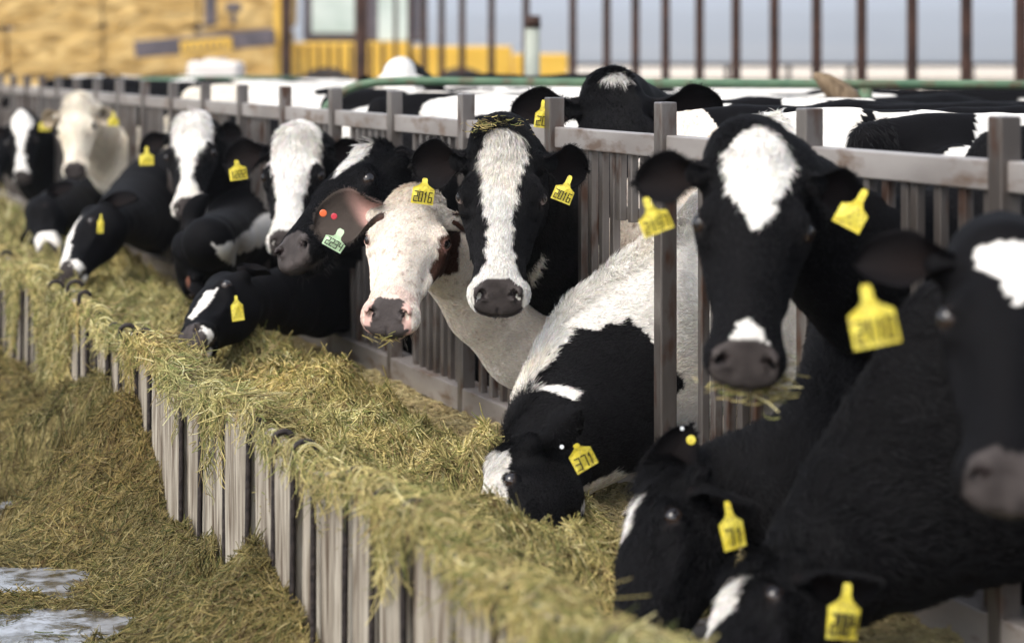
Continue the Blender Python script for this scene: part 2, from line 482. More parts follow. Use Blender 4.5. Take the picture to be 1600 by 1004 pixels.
def nY(n):                                   # world Y of fence position n (0 = right-hand post in view)
    return YX(-469 + 11650.0 / (n + 5.7), XF)
def head_frame(c):
    A = W(*c['poll'], ZX(c['poll'][0], c['X'])) if 'Z' not in c else W(*c['poll'], c['Z'])
    Za = (A - CAM) @ FW
    L = c.get('L', .49)
    # depth of the muzzle so that |M - A| = L
    def M(z): return W(*c['muz'], z)
    sg = -1 if c.get('near', 1) > 0 else 1
    best = Za; lo_, hi_ = Za, Za + sg * 1.0
    if np.linalg.norm(M(Za) - A) < L:
        for _ in range(40):
            mid = (lo_ + hi_) / 2
            if np.linalg.norm(M(mid) - A) < L: lo_ = mid
            else: hi_ = mid
        best = lo_
    m = M(best)
    y = unit(m - A); s = np.linalg.norm(m - A) / .56
    hr, hu, ht = c.get('hint', (0, .2, 1))
    z = hr * RT + hu * UP - ht * FW
    z = unit(z - y * (z @ y)); x = np.cross(y, z)
    O = A - z * .03 * s
    return O, np.stack([x, y, z], 1), s
SEG = {'0': 'abcdef', '1': 'hi', '2': 'abged', '3': 'abgcd', '4': 'fgbc', '5': 'afgcd', '6': 'afgedc', '7': 'abc', '8': 'abcdefg', '9': 'gfabcd'}
SEGP = {'a': ((0, 1), (1, 1)), 'b': ((1, 1), (1, .5)), 'c': ((1, .5), (1, 0)), 'd': ((0, 0), (1, 0)), 'e': ((0, 0), (0, .5)), 'f': ((0, .5), (0, 1)), 'g': ((0, .5), (1, .5)), 'h': ((.5, 1), (.5, 0)), 'i': ((.2, .8), (.5, 1))}
def ear_tag(parent, px, py, Z, w=.058, h=.052, roll=0, yaw=0, pitch=0, mat=None, text='', shape='std', button=None, neck=.026, label=None):
    """plate hanging in an ear: centre seen at (px, py) at depth Z"""
    c = W(px, py, Z)
    n = -unit(c - CAM); n = unit(n * np.array([1, 1, 0.3]))
    u = UP - n * (UP @ n); u = unit(u); r = np.cross(u, n)
    Rm = rotm(u, yaw); n = Rm @ n; r = Rm @ r
    Rm = rotm(r, pitch); n = Rm @ n; u = Rm @ u
    Rm = rotm(n, -roll); u = Rm @ u; r = Rm @ r
    def P(a, b, d=0): return c + r * a + u * b + n * d
    hw, hh = w / 2, h / 2
    if shape == 'shield':
        out = [(-hw, -hh), (hw, -hh), (hw * 1.05, hh * .25), (hw * .42, hh * .62), (hw * .30, hh * .95), (hw * .34, hh + neck * .7), (hw * .2, hh + neck), (-hw * .2, hh + neck),
               (-hw * .34, hh + neck * .7), (-hw * .30, hh * .95), (-hw * .42, hh * .62), (-hw * 1.05, hh * .25)]
    else:
        out = [(-hw, -hh), (hw, -hh), (hw * .98, hh * .62), (hw * .42, hh), (hw * .26, hh + neck * .3), (hw * .24, hh + neck * .8), (hw * .16, hh + neck), (-hw * .16, hh + neck),
               (-hw * .24, hh + neck * .8), (-hw * .26, hh + neck * .3), (-hw * .42, hh), (-hw * .98, hh * .62)]
    k = len(out); m = MB()
    bow = lambda a, b: .005 * (1 - (a / hw) ** 2) - .002 + .004 * (b / hh) * (a / hw)
    m.add([P(a, b, .0011 + bow(a, b)) for a, b in out] + [P(a, b, -.0011 + bow(a, b)) for a, b in out],
          [tuple(range(k)), tuple(range(2 * k - 1, k - 1, -1))] + [(i + k, (i + 1) % k + k, (i + 1) % k, i) for i in range(k)])
    o = m.build('ear_tag', mat or M_tagy, parent)
    if label: o['label'] = label
    if text:
        # hand-inked figures, drawn as raised strokes
        t = MB(); ln = len(text); gw = w * .86 / ln; x0 = -w * .43
        hgt = h * .50; yb = -hh + h * .14; th = max(.0022, h * .055)
        for i, ch in enumerate(text):
            for sname in SEG[ch]:
                (a0, b0), (a1, b1) = SEGP[sname]
                pa = (x0 + gw * (i + .16 + .66 * a0) + .06 * hgt * b0, yb + hgt * b0); pb = (x0 + gw * (i + .16 + .66 * a1) + .06 * hgt * b1, yb + hgt * b1)
                dx, dy = pb[0] - pa[0], pb[1] - pa[1]; ll = math.hypot(dx, dy); dx, dy = dx / ll * th / 2, dy / ll * th / 2
                q = [(pa[0] - dx - dy, pa[1] - dy + dx), (pa[0] - dx + dy, pa[1] - dy - dx), (pb[0] + dx + dy, pb[1] + dy - dx), (pb[0] + dx - dy, pb[1] + dy + dx)]
                t.add([P(a, b, .0032 + bow(a, b) * 1.0) for a, b in q], [(0, 1, 2, 3)])
        t.build('number', M_ink, o)
    if button is not None:
        b = MB(); pc = P(0, hh + neck * .55, .002)
        b.tube([pc - n * .006, pc + n * .004, pc + n * .006], [.008, .008, .004], 14)
        b.build('button', button, o)
    return o
def stud(parent, px, py, Z, r, mat, name='button'):
    c = W(px, py, Z); n = -unit(c - CAM); b = MB()
    r = r * .85; b.tube([c - n * .03, c - n * .002, c - n * .002, c + n * .0012, c + n * .0022], [r * .3, r * .3, r, r, r * .8], 18)
    return b.build(name, mat, parent, smooth=False)

def seedy(hl, y, w, seed=0):
    return .010 * noise3(np.stack([hl[:, 1] * 1.0, hl[:, 0] * 1.0, hl[:, 2]], 1), 45, seed) + .006 * noise3(hl, 120, seed + 3)
def blaze(hl, ys, ws, seed=0, cx=0.0, zmin=.0, soft=.002):
    """white stripe down the face: half widths ws at distances ys from the poll"""
    w = np.interp(hl[:, 1], ys, ws)
    j = seedy(hl, None, None, seed)
    return (w + j - np.abs(hl[:, 0] - cx) > 0) & (hl[:, 2] > zmin) & (w > .001)
def blob(p, c, r, seed=0, amp=.25, sc=9):
    return (np.linalg.norm((p - np.asarray(c)) / np.asarray(r), axis=1) + amp * fbm(p, sc, seed, 3)) < 1

COWS = []
def cow(c):
    O, R, s = head_frame(c)
    toH = lambda p: ((p - O) @ R) / s
    frH = lambda q: O + (np.asarray(q, float) * s) @ R.T
    rise = c.get('rise', 0.0)
    by = nY(c['n']) if 'n' in c else c['body'][1]
    bx = c.get('bx', XF + .24) if 'n' in c else c['body'][0]
    ang = math.radians(c.get('turn', 0)); fb = np.array([-math.cos(ang), -math.sin(ang), 0.0]); lb = np.array([-fb[1], fb[0], 0.0])
    Ob = np.array([bx, by, rise])
    toB = lambda p: np.stack([(p - Ob) @ lb, -(p - Ob) @ fb, p[:, 2] - rise], 1)
    frB = lambda q: Ob + lb * q[0] - fb * q[1] + UP * q[2]
    slim = c.get('slim', .82)
    # neck through the fence
    P0 = frH((0, .075, -.045)); P1 = frH(c.get('nape', (0, -.055, -.055)))
    K = W(*c['cross'], ZX(c['cross'][0], c.get('KX', XF))) if 'cross' in c else (P1 + frB((0, .1, 1.1))) / 2
    P3 = frB((0, .14, 1.10))
    kr = c.get('kr', .155)
    ctrl = [P0, P1, K, P3]; rad = [.098 * s * c.get('nr', 1), .105 * s * c.get('nr', 1), kr, .235]
    fl = [.95, .85, c.get('kflat', .70), .72]
    lat0 = R[:, 0]; latb = lb if lb @ lat0 >= 0 else -lb
    pts, rr, ff, ll = [], [], [], []
    for i in range(3):
        a = ctrl[max(i - 1, 0)]; b = ctrl[i]; d = ctrl[i + 1]; e = ctrl[min(i + 2, 3)]
        for t in np.linspace(0, 1, 4, endpoint=False):
            q = .5 * ((2 * b) + (-a + d) * t + (2 * a - 5 * b + 4 * d - e) * t * t + (-a + 3 * b - 3 * d + e) * t ** 3)
            pts.append(q); tr = t ** c.get('ease', 1.2) if i == 1 else t; rr.append(rad[i] * (1 - tr) + rad[i + 1] * tr); ff.append(fl[i] * (1 - t) + fl[i + 1] * t)
            g = (i + t) / 3; ll.append(lat0 * (1 - g) + latb * g)
    pts.append(P3); rr.append(.235); ff.append(.72); ll.append(latb)
    segs = []
    for i in range(len(pts) - 1):
        tn = unit(pts[i + 1] - pts[i]); l = ll[i] - tn * (ll[i] @ tn)
        if np.linalg.norm(l) < .2: l = np.cross(tn, UP)
        segs.append((pts[i], pts[i + 1], rr[i], rr[i + 1], unit(l), ff[i]))
    hc = frH((0, .26, 0)); bc = frB((0, .8, .8))
    def f(p):
        nk = None
        for sg in segs:
            d = rcone(p, *sg); nk = d if nk is None else smin(nk, d, .02)
        dh = np.linalg.norm(p - hc, axis=-1) - .36 * s
        m = dh < .12 * s
        if m.any(): dh[m] = head_sdf(toH(p[m])) * s
        dbl = toB(p)
        db = np.maximum(np.maximum(np.abs(dbl[:, 0]) - .45, np.abs(dbl[:, 1] - .82) - 1.0), np.abs(dbl[:, 2] - .72) - .8) + .1
        m = db < .1
        if m.any():
            db[m] = body_sdf(dbl[m], slim)
        d = smin(nk, db, .09)
        d = smin(d, dh, .035 * s)
        # skin folds of the throat and neck
        return d
    allp = np.array(pts + [frH((x, y, z)) for x in (-.25, .25) for y in (-.08, .6) for z in (-.2, .16)] + [frB((x, u, z)) for x in (-.38, .38) for u in (-.15, 1.8) for z in (0, 1.46)])
    lo = allp.min(0) - .12; hi = allp.max(0) + .12; lo[2] = max(lo[2], rise - .03)
    h = c.get('h', .010)
    V, F = surface_nets(f, lo, hi, h)
    V = relax(V, F, 1, .45)
    N = vnormals(V, F)
    hl = toH(V); bl = toB(V)
    inhead = (np.linalg.norm(hl - np.array((0, .26, 0)), axis=1) < .40)
    # small relief: hair lie, wrinkles
    V = V + N * ((fbm(V, 28, 3, 2) * .0012 + fbm(V, 7, 9, 2) * .008 * (~inhead))[:, None])
    # position along the neck (0 jaw, 1/3 nape, 2/3 fence, 1 shoulder) and height across it (-1 throat, 1 crest)
    bd = np.full(len(V), 9.0); nt_ = np.zeros(len(V)); ne_ = np.zeros(len(V))
    for i, (a, b, ra, rb2, l, f_) in enumerate(segs):
        ab = b - a; tt = np.clip(((V - a) @ ab) / (ab @ ab), 0, 1); q = V - (a + tt[:, None] * ab)
        r_ = ra + (rb2 - ra) * tt; dn = np.linalg.norm(q, axis=1) / r_
        up_ = np.cross(l, unit(ab)); up_ = up_ if up_[2] > 0 else -up_
        m_ = dn < bd; bd[m_] = dn[m_]; nt_[m_] = ((i + tt) / len(segs))[m_]; ne_[m_] = ((q @ up_) / r_)[m_]
    c['nl'] = (nt_, ne_)
    white = np.asarray(c['paint'](hl, bl, V)).astype(float)
    wc = np.asarray(c.get('white', WHITE)); bk = np.asarray(c.get('black', BLACK))
    bkk = np.where((bl[:, 1] > .1)[:, None], BLACK, bk)
    col = bkk + (wc - bkk) * white[:, None]
    # soiling on the lower body, yellowish tone variation
    tone = 1 + .10 * fbm(V, 6, 21, 3)
    col = col * tone[:, None]
    stain = np.clip(fbm(V, 5.5, 77, 4) * 1.6, 0, 1) * (white > .5)
    col = col * (1 - stain[:, None] * np.array((.05, .09, .15)))
    if c.get('speck'):
        sp = (noise3(V, 140, 5) > .60) & (noise3(V, 16, 8) > .0); col[sp & (white > .5)] *= np.array((.55, .50, .46))
    al = np.zeros(len(V))
    y, z, x = hl[:, 1], hl[:, 2], np.abs(hl[:, 0])
    pad = ((y - .529) * .72 + (z - .030) * .69 > -.0075) & (z > -.045) & (x < .074) & (y > .42) & (z < .066)
    lips = (y > .545) & (z < .02) & (z > -.05) | ((np.abs(z + .046) < .008) & (y > .47) & (x < .07))
    pat = .45 * noise3(hl, 38, c.get('pseed', 4)) + 1.6 * (.047 + .25 * (z < .0) * .06 - x) / .05
    sk = SKIN_D if c.get('nose', 'dark') == 'dark' else None
    m = (pad | lips) & inhead
    if sk is not None:
        col[m] = SKIN_D * (1 + .35 * noise3(V[m], 60, 2))[:, None]
    else:
        mm = pat[m] > c.get('pinkthr', .0)
        col[m] = np.where(mm[:, None], SKIN_D * 1.25, SKIN_P)
        halo = inhead & (y > .44) & ~m & (white > .5) & (noise3(hl, 22, 6) > -.2)
        col[halo] = col[halo] * .55 + SKIN_P * .5
    al[m] = .85
    nos = np.linalg.norm((np.stack([x, y, z], 1) - np.array((.048, .532, .040))) / np.array((.017, .018, .011)), axis=1) < 1
    col[nos & inhead] = (.012, .008, .008)
    ed = np.linalg.norm(np.stack([x, y, z], 1) - EYE_C, axis=1)
    rim = (np.abs(ell(np.stack([x, y, z], 1), EYE_C + (.0135, .004, .010), (.024, .0215, .0125), rotm((0, 1, 0), -36))) < .0045) & (x > .108) & inhead
    col[rim] = c.get('rim', (.02, .016, .015)); al[rim] = .6
    # ears join the body mesh
    earinfo = []
    VV, FF, CC, AA = [V], [F], [col], [al]; off = len(V)
    for sg, e in zip((1, -1), c.get('ears', ({}, {}))):
        if e is None: continue
        e = dict(e)
        d = np.array(e.get('d', (1, .02, -.12))) * (sg, 1, 1); nn = np.array(e.get('n', (0, .5, .8))) * (sg, 1, 1)
        if 'dw' in e:      # direction and opening given as right, up, towards the viewer's side
            d = R.T @ (e['dw'][0] * RT + e['dw'][1] * UP - e['dw'][2] * FW); nn = R.T @ (e['nw'][0] * RT + e['nw'][1] * UP - e['nw'][2] * FW)
        ev, ef, inf = ear_geom(np.array((sg * .112, .045, .026)), d, nn, L=e.get('L', .185), Wd=e.get('W', .053), fold=e.get('fold', 0))
        if sg < 0: ef = ef[:, ::-1]
        ev = frH(ev)
        N_e = vnormals(ev, ef)
        ecol = np.tile(np.asarray(e.get('out', bk)), (len(ev), 1)).astype(float)
        inn = inf[:, 2] > .5
        ci = np.asarray(e.get('inn', (.0085, .0055, .005)))
        wgt = np.clip(1.2 - np.abs(inf[:, 1]) * 1.1, 0, 1) * np.clip(1.25 - inf[:, 0], 0, 1)
        if e.get('basepink'): wgt = wgt * (1 - sstep(.14, .44, inf[:, 0] - .22 * inf[:, 1] * sg))
        ecol[inn] = (ci * wgt[:, None] + np.asarray(e.get('edge', bk * 1.3)) * (1 - wgt[:, None]))[inn]
        VV.append(ev); FF.append(ef + off); CC.append(ecol); AA.append(np.zeros(len(ev))); off += len(ev)
        earinfo.append((sg, ev, inf, ecol, N_e))
    V2 = np.concatenate(VV); F2 = np.concatenate(FF); C2 = np.concatenate(CC); A2 = np.concatenate(AA)
    root = empty('cow', (Ob + (P3 - Ob) * 0)[:3], label=c['label'], cat='cow', group=c.get('group', 'cows feeding through the steel fence'))
    body = mesh_np('body', V2, F2, M_coat, root, True, np.concatenate([np.clip(C2, 0, 1), A2[:, None]], 1))
    # eyes
    for sg in (1, -1):
        a = frH(EYE_C * (sg, 1, 1)); ax = R @ unit(np.array((sg * .80, .12, .55)))
        nth, nph = 14, 20; EV = []; EF = []; EC = []
        t1 = unit(np.cross(ax, UP + .01)); t2 = np.cross(ax, t1)
        for i in range(nth + 1):
            th = math.pi * i / nth
            for k in range(nph):
                ph = 2 * math.pi * k / nph
                EV.append(a + (ax * math.cos(th) + (t1 * math.cos(ph) + t2 * math.sin(ph)) * math.sin(th)) * EYE_R * s * 1.01)
                EC.append((.006, .004, .004) if th < c.get('iris', .80) else ((.03, .018, .012) if th < c.get('iris', .80) + .18 else ((.30, .23, .21) if 'iris' in c else (.03, .02, .016))))
        for i in range(nth):
            for k in range(nph): EF.append((i * nph + k, (i + 1) * nph + k, (i + 1) * nph + (k + 1) % nph, i * nph + (k + 1) % nph))
        mesh_np('eye', EV, EF, M_eye, root, True, np.array(EC))
    # hair
    if c.get('hair'):
        nh = c['hair']
        ctr = V[F].mean(1); fn = np.cross(V[F[:, 2]] - V[F[:, 0]], V[F[:, 3]] - V[F[:, 1]]); ar = np.linalg.norm(fn, axis=1) / 2
        fh = toH(ctr)
        near = (ctr[:, 0] < XF + .35) & ((ctr - CAM) @ FW > 0)
        face = (fn @ FW) < ar * .6                     # nothing grows on the far side of this many-hundred-thousand-hair coat
        ns = c.get('hairskip')
        w = ar * near * face
        ih = np.linalg.norm(fh - np.array((0, .26, 0)), axis=1) < .36
        skin = ((fh[:, 1] - .529) * .72 + (fh[:, 2] - .030) * .69 > -.012) & ih & (fh[:, 2] > -.05)
        eyer = np.linalg.norm(np.stack([np.abs(fh[:, 0]), fh[:, 1], fh[:, 2]], 1) - EYE_C - (.012, 0, 0), axis=1) < .024
        w = w * ~skin * ~eyer * (1 + 1.6 * ih)
        fi = rng.choice(len(F), nh, p=w / w.sum())
        uv = rng.random((nh, 2))
        q = V[F[fi]]
        root_p = (q[:, 0] * ((1 - uv[:, :1]) * (1 - uv[:, 1:])) + q[:, 1] * (uv[:, :1] * (1 - uv[:, 1:])) + q[:, 2] * (uv[:, :1] * uv[:, 1:]) + q[:, 3] * ((1 - uv[:, :1]) * uv[:, 1:]))
        n_ = unitv(fn[fi]); hlr = toH(root_p); ihr = ih[fi]
        tc = col[F[fi]].mean(1)
        # lie of the hair
        bdir = unitv((P3 - root_p)) + np.array((0, 0, -.5))
        hd = np.where(ihr[:, None], R[:, 1][None], bdir)
        tf = np.where(ihr, (1 - sstep(.0, .13, hlr[:, 1] + .03 * noise3(root_p, 30, 61))) * sstep(.03, .08, hlr[:, 2]), 0)
        swirl = np.stack([noise3(root_p, 18, 31), noise3(root_p, 18, 32), noise3(root_p, 18, 33)], 1)
        hd = hd + .45 * swirl + rng.normal(0, .22, (nh, 3))
        hd = unitv(hd - n_ * (hd * n_).sum(1, keepdims=True))
        ln = np.where(ihr, .011, .016) * (1 + .4 * rng.normal(size=nh).clip(-1.5, 2))
        ln = ln * (1 + .5 * ihr * (1 - sstep(.2, .36, hlr[:, 1])) * sstep(.02, .06, hlr[:, 2]))
        lift = np.where(ihr, .28, .22)
        ln = ln * (1 + .7 * tf); lift = lift + .4 * tf
        if 'mane' in c:
            mm = (c['nl'][1][F[fi, 0]] > .84) & (c['nl'][0][F[fi, 0]] > .40) & ~ihr; ln = np.where(mm, ln * 2.2, ln); lift = np.where(mm, .95, lift)
        ln = ln * s * c.get('hairlen', 1.0)
        t1 = unitv(hd + n_ * lift[:, None]); t2 = unitv(hd + n_ * (lift * .35)[:, None] + swirl * .2)
        p1 = root_p + t1 * (ln * .5)[:, None]; p2 = p1 + t2 * (ln * .55)[:, None]
        P = np.stack([root_p - n_ * .0008, p1, p2], 1)
        rd = np.stack([np.full(nh, .00055), np.full(nh, .0005), np.full(nh, .00012)], 1) * c.get('hairw', 1.0)
        hc_ = tc * (1 + .18 * rng.normal(size=(nh, 1))).clip(.5, 1.6) * (1 + .05 * rng.normal(size=(nh, 3)))
        hc_ = np.where(tc.mean(1)[:, None] < .1, hc_ * 1.3 + .003, np.minimum(hc_ * 1.05, .85))
        PP, RR, CCc = [P], [rd], [hc_]
        for sg, ev, inf, ecol, ne in earinfo:         # fringe of the ears
            m = np.where((np.abs(inf[:, 1]) > .80) | (inf[:, 0] > .9) | (inf[:, 2] < .5))[0]
            k = rng.choice(m, c.get('earhair', 1500)); jit = rng.normal(0, .003, (len(k), 3))
            rt = ev[k] + jit * .6
            dd = unitv(unitv(ev[k] - ev.mean(0)) * .9 + ne[k] * .5 + rng.normal(0, .3, (len(k), 3)))
            l2 = .011 * s * rng.uniform(.5, 1.3, len(k))
            PP.append(np.stack([rt, rt + dd * (l2 * .5)[:, None], rt + dd * l2[:, None] + np.array((0, 0, -.25)) * l2[:, None]], 1))
            RR.append(np.tile([.0005, .0004, .0001], (len(k), 1))); CCc.append(ecol[k] * rng.uniform(.8, 1.6, (len(k), 1)) + .004)
        nw = 45                                        # whiskers and chin bristles
        wq = np.stack([rng.choice([-1, 1], nw) * rng.uniform(.03, .075, nw), rng.uniform(.44, .53, nw), rng.uniform(-.085, -.02, nw)], 1)
        wr = frH(wq); wd = unitv((wq * (1, 0, 1) + np.array((0, .02, -.03)) + rng.normal(0, .02, (nw, 3))) @ R.T); wl_ = .024 * rng.uniform(.4, 1.2, nw)[:, None]
        PP.append(np.stack([wr, wr + wd * wl_ * .5, wr + wd * wl_ - UP * wl_ * .3], 1)); RR.append(np.tile([.0003, .0002, .0001], (nw, 1))); CCc.append(np.tile((.5, .45, .4) if white[inhead].mean() > .6 else (.10, .09, .085), (nw, 1)))
        make_curves('coat_hair', np.concatenate(PP), np.concatenate(RR), np.clip(np.concatenate(CCc), 0, .9), M_hair, root)
    if 'tags' in c:
        for t in c['tags']:
            t = dict(t)
            if t.pop('stud', 0): stud(root, **t)
            else: ear_tag(root, **t)
    COWS.append((c, root, O, R, s))
    return root
def unitv(v): return v / (np.linalg.norm(v, axis=-1, keepdims=True) + 1e-12)
# ------------------------------------------------------------------ ground, hills, sky-lit puddles
M_ground = mat_noise('pen_ground', (.10, .075, .055), (.20, .16, .12), 1.3, .9, 0, .2, .6, c3=(.07, .05, .04), scale2=6)
M_far = mat_noise('dry_field', (.55, .47, .37), (.66, .57, .46), .01, .95, 0, .1, 0)
M_mud = mat_noise('yard_mud', (.055, .040, .026), (.12, .09, .055), 9, .75, 0, .3, .8, c3=(.16, .13, .06), scale2=40)
M_conc = mat_noise('concrete', (.16, .14, .125), (.26, .235, .21), 7, .85, 0, .3, .5, c3=(.08, .065, .05), scale2=25)
M_steel = mat_noise('dark_weathered_steel', (.105, .09, .081), (.22, .20, .186), 7, .36, .55, .5, .25, (1, 1, .35), c3=(.085, .045, .03), scale2=22)
M_rail = mat_noise('galvanised_rail', (.22, .195, .18), (.36, .33, .31), 6, .40, .35, .5, .2, (1, .35, 1), c3=(.16, .11, .08), scale2=20)
M_rust = mat_noise('rusty_brown_steel', (.035, .018, .013), (.075, .036, .024), 5, .7, .2, .3, .3)
M_green = mat_noise('green_paint', (.055, .115, .065), (.10, .165, .095), 9, .5, 0, .4, .2, c3=(.10, .07, .04), scale2=12)
M_wood = mat_noise('weathered_boards', (.18, .15, .115), (.40, .36, .295), 10, .85, 0, .15, .6, (5, 5, .5), c3=(.09, .065, .045), scale2=9)
M_iron = mat_noise('dark_rebar', (.016, .013, .013), (.045, .035, .032), 60, .65, .3, .3, .6)

def sheet(name, x0, x1, y0, y1, z, mat, kind='structure', nx=2, ny=2, fn=None, label=None):
    xs = np.linspace(x0, x1, nx); ys = np.linspace(y0, y1, ny)
    X, Y = np.meshgrid(xs, ys, indexing='ij')
    Z = np.full_like(X, z) if fn is None else fn(X, Y)
    V = np.stack([X, Y, Z], -1).reshape(-1, 3)
    i = np.arange(nx - 1)[:, None] * ny + np.arange(ny - 1)[None]; i = i.ravel()
    F = np.stack([i, i + ny, i + ny + 1, i + 1], 1)
    o = mesh_np(name, V, F, mat); o['kind'] = kind
    if label: o['label'] = label
    return o
YZ = .15
sheet('ground', 1.0, 5000, -3000, 6000, 0.0, M_ground)
sheet('yard', -60, 1.14, -3000, 6000, YZ, M_mud, nx=3, ny=3)
m = MB(); m.box((1.11, 20, YZ / 2 - .002), (.06, 60, YZ - .006)); m.build('yard_kerb', M_mud, bevel=.008)['kind'] = 'structure'
_p = W(1000, 97, 170)
sheet('field', 60, 5000, 60, 6000, .02, M_far)
# feed lane slab on its kerb
m = MB(); m.box((1.88, 20, .195), (1.12, 60, .39)); m.build('feed_lane', M_conc, bevel=.01)['kind'] = 'structure'
# hills along the horizon, grey-blue sage
M_hill = mat_noise('sagebrush_hills', (.10, .10, .085), (.17, .155, .125), .004, .95, 0, .1, 0, c3=(.24, .21, .16), scale2=.0015)
def hillfn(X, Y):
    return X
hv, hf = [], []
nc, nr = 160, 26
for i in range(nc):
    px = -900 + 3600 * i / (nc - 1)
    for j in range(nr):
        t = j / (nr - 1); Zd = 1700 + 2600 * t
        p = W(px, 97, Zd)
        q = np.array([[p[0], p[1], 0]])
        z = (88 * sstep(0, 1, np.array([t * 1.15]))[0]) * (1 + .10 * fbm(q, .0016, 5, 4)[0]) + 14 * fbm(q, .004, 9, 3)[0] * t
        hv.append((p[0], p[1], max(z, -1)))
for i in range(nc - 1):
    for j in range(nr - 1): hf.append((i * nr + j, (i + 1) * nr + j, (i + 1) * nr + j + 1, i * nr + j + 1))
mesh_np('hills', np.array(hv), np.array(hf), M_hill)['kind'] = 'structure'

# ------------------------------------------------------------------ steel feed fence
NB = 22
fence = empty('steel_feed_fence', (XF, nY(6), ZF), label='long grey steel feed fence of square posts, top rail and upright bars', cat='fence')
RZ = 1.352                                    # centre of the top rail
posts = [nY(n) for n in range(-3, NB + 1)]
m = MB()
m.box((XF + .002, (posts[0] + posts[-1]) / 2, RZ), (.036, abs(posts[-1] - posts[0]), .060)); m.build('top_rail', M_rail, fence, bevel=.004)
m = MB(); m.box((XF + .02, (posts[0] + posts[-1]) / 2, ZF + .075), (.10, abs(posts[-1] - posts[0]), .08)); m.build('bottom_rail', M_rail, fence, bevel=.004)
for k, y in enumerate(posts):
    m = MB(); top = 1.462; m.box((XF - .008, y, (ZF - .01 + top) / 2), (.046, .048, top - ZF + .02)); m.build('post', M_steel, fence, bevel=.004)
def bars(na, nb, z0, z1, name='bar_panel'):
    """upright bars between fence positions na > nb"""
    m = MB(); ya, yb = nY(na), nY(nb); k = max(1, int(abs(ya - yb) / .072))
    for i in range(k + 1):
        y = ya + (yb - ya) * i / max(k, 1)
        m.box((XF + .006, y, (z0 + z1) / 2), (.022, .026, z1 - z0))
    for zz, on in ((z0 + .02, z0 > ZB + .1), (z1 - .02, z1 < ZT - .1)):
        if on: m.box((XF + .021, (ya + yb) / 2, zz), (.008, abs(ya - yb) + .03, .036))
    m.build(name, M_steel, fence, bevel=.003)
ZB, ZT = ZF + .115, RZ - .03
def n_of(px): return 11650.0 / (px + 469) - 5.7
bars(n_of(1430), n_of(1545), ZB, ZT)
bars(n_of(1300), n_of(1415), 1.14, ZT); bars(n_of(1300), n_of(1415), ZB, .62)
bars(n_of(1096), n_of(1180), ZB, ZT)
bars(n_of(1195), n_of(1250), ZB, .62); 
bars(n_of(908), n_of(958), ZB, ZT)
bars(n_of(968), n_of(1024), 1.14, ZT); bars(n_of(968), n_of(1024), ZB, .58)
bars(n_of(752), n_of(785), ZB, ZT); bars(n_of(797), n_of(855), ZB, .62)
bars(n_of(648), n_of(715), ZB, ZT)
bars(n_of(550), n_of(610), ZB, ZT)
bars(n_of(472), n_of(500), ZB, ZT); bars(n_of(508), n_of(524), 1.14, ZT)
for n in range(7, NB):
    bars(n + .88, n + .48, ZB, ZT); bars(n + .40, n + .12, ZB, .62)
for n in (-1, -2, -3):
    bars(n + .88, n + .5, ZB, ZT)

# ------------------------------------------------------------------ wooden bunk wall with rebar hooks
wall = empty('wooden_bunk_wall', (XB, YX(330, XB), 0), label='grey weathered vertical board wall along the hay lane, rebar hooks over its top', cat='wall')
m = MB(); m.box((XB + .095, 22, .11), (.09, 50, .22)); m.build('kerb', M_conc, wall, bevel=.01)
y = 1.9; k = 0
BT = lambda y: .695 + .018 * math.sin(y * 5.1) + .012 * math.sin(y * 13.7)
rb = random.Random(5)
ys_gap = []
while y < 24 and k < 98:
    wd = rb.choice([.17, .20, .22, .25, .19, .28])
    top = BT(y) + rb.uniform(-.03, .025); lean = rb.uniform(-.012, .012); dx = rb.uniform(-.012, .010)
    me = MB(); tt = .038
    w2 = wd - rb.uniform(.012, .04)
    yc = y + wd / 2
    # board with worn, dog-eared top
    n = 9; V = []
    q = top - .09; prof = [(-.5, 0), (-.5, q - .05), (-.46, q - .012), (-.3, q), (0, q + .003), (.3, q - .003), (.45, q - .016), (.5, q - .07), (.5, 0)]
    bz = .09
    for xx in (0, 1):
        for a, b in prof:
            V.append((XB - .002 + dx + (0 if xx == 0 else tt) + lean * (b if b else 0), yc + a * w2 + rb.uniform(-.003, .003), bz + b + (rb.uniform(-.006, .006) if b else 0)))
    me.add(V, [tuple(range(n))[::-1], tuple(range(n, 2 * n))] + [(i, (i + 1) % n, (i + 1) % n + n, i + n) for i in range(n)])
    o = me.build('board', M_wood, wall, bevel=.005)
    ys_gap.append((y, top))
    y += wd; k += 1
nh_ = 0
for (y, top) in ys_gap:
    if nh_ >= 98: break
    if rb.random() < .88:
        r = .0072; ht = top + rb.uniform(-.03, .03); lx = rb.uniform(-.02, .02); hk = rb.uniform(.018, .028)
        ly = rb.uniform(-.03, .03)
        x0 = XB - .012
        pts = [(x0, y + ly, .10), (x0 - .002, y + ly * .5, .35), (x0, y, ht - .03)]
        for a in np.linspace(0, math.pi * rb.uniform(.85, 1.05), 9):
            pts.append((x0 + hk - hk * math.cos(a), y - .3 * hk * math.sin(a / 2), ht + hk * .9 * math.sin(a)))
        mm = MB(); mm.tube(pts, r, 8); mm.build('rebar_hook', M_iron, wall, smooth=True); nh_ += 1

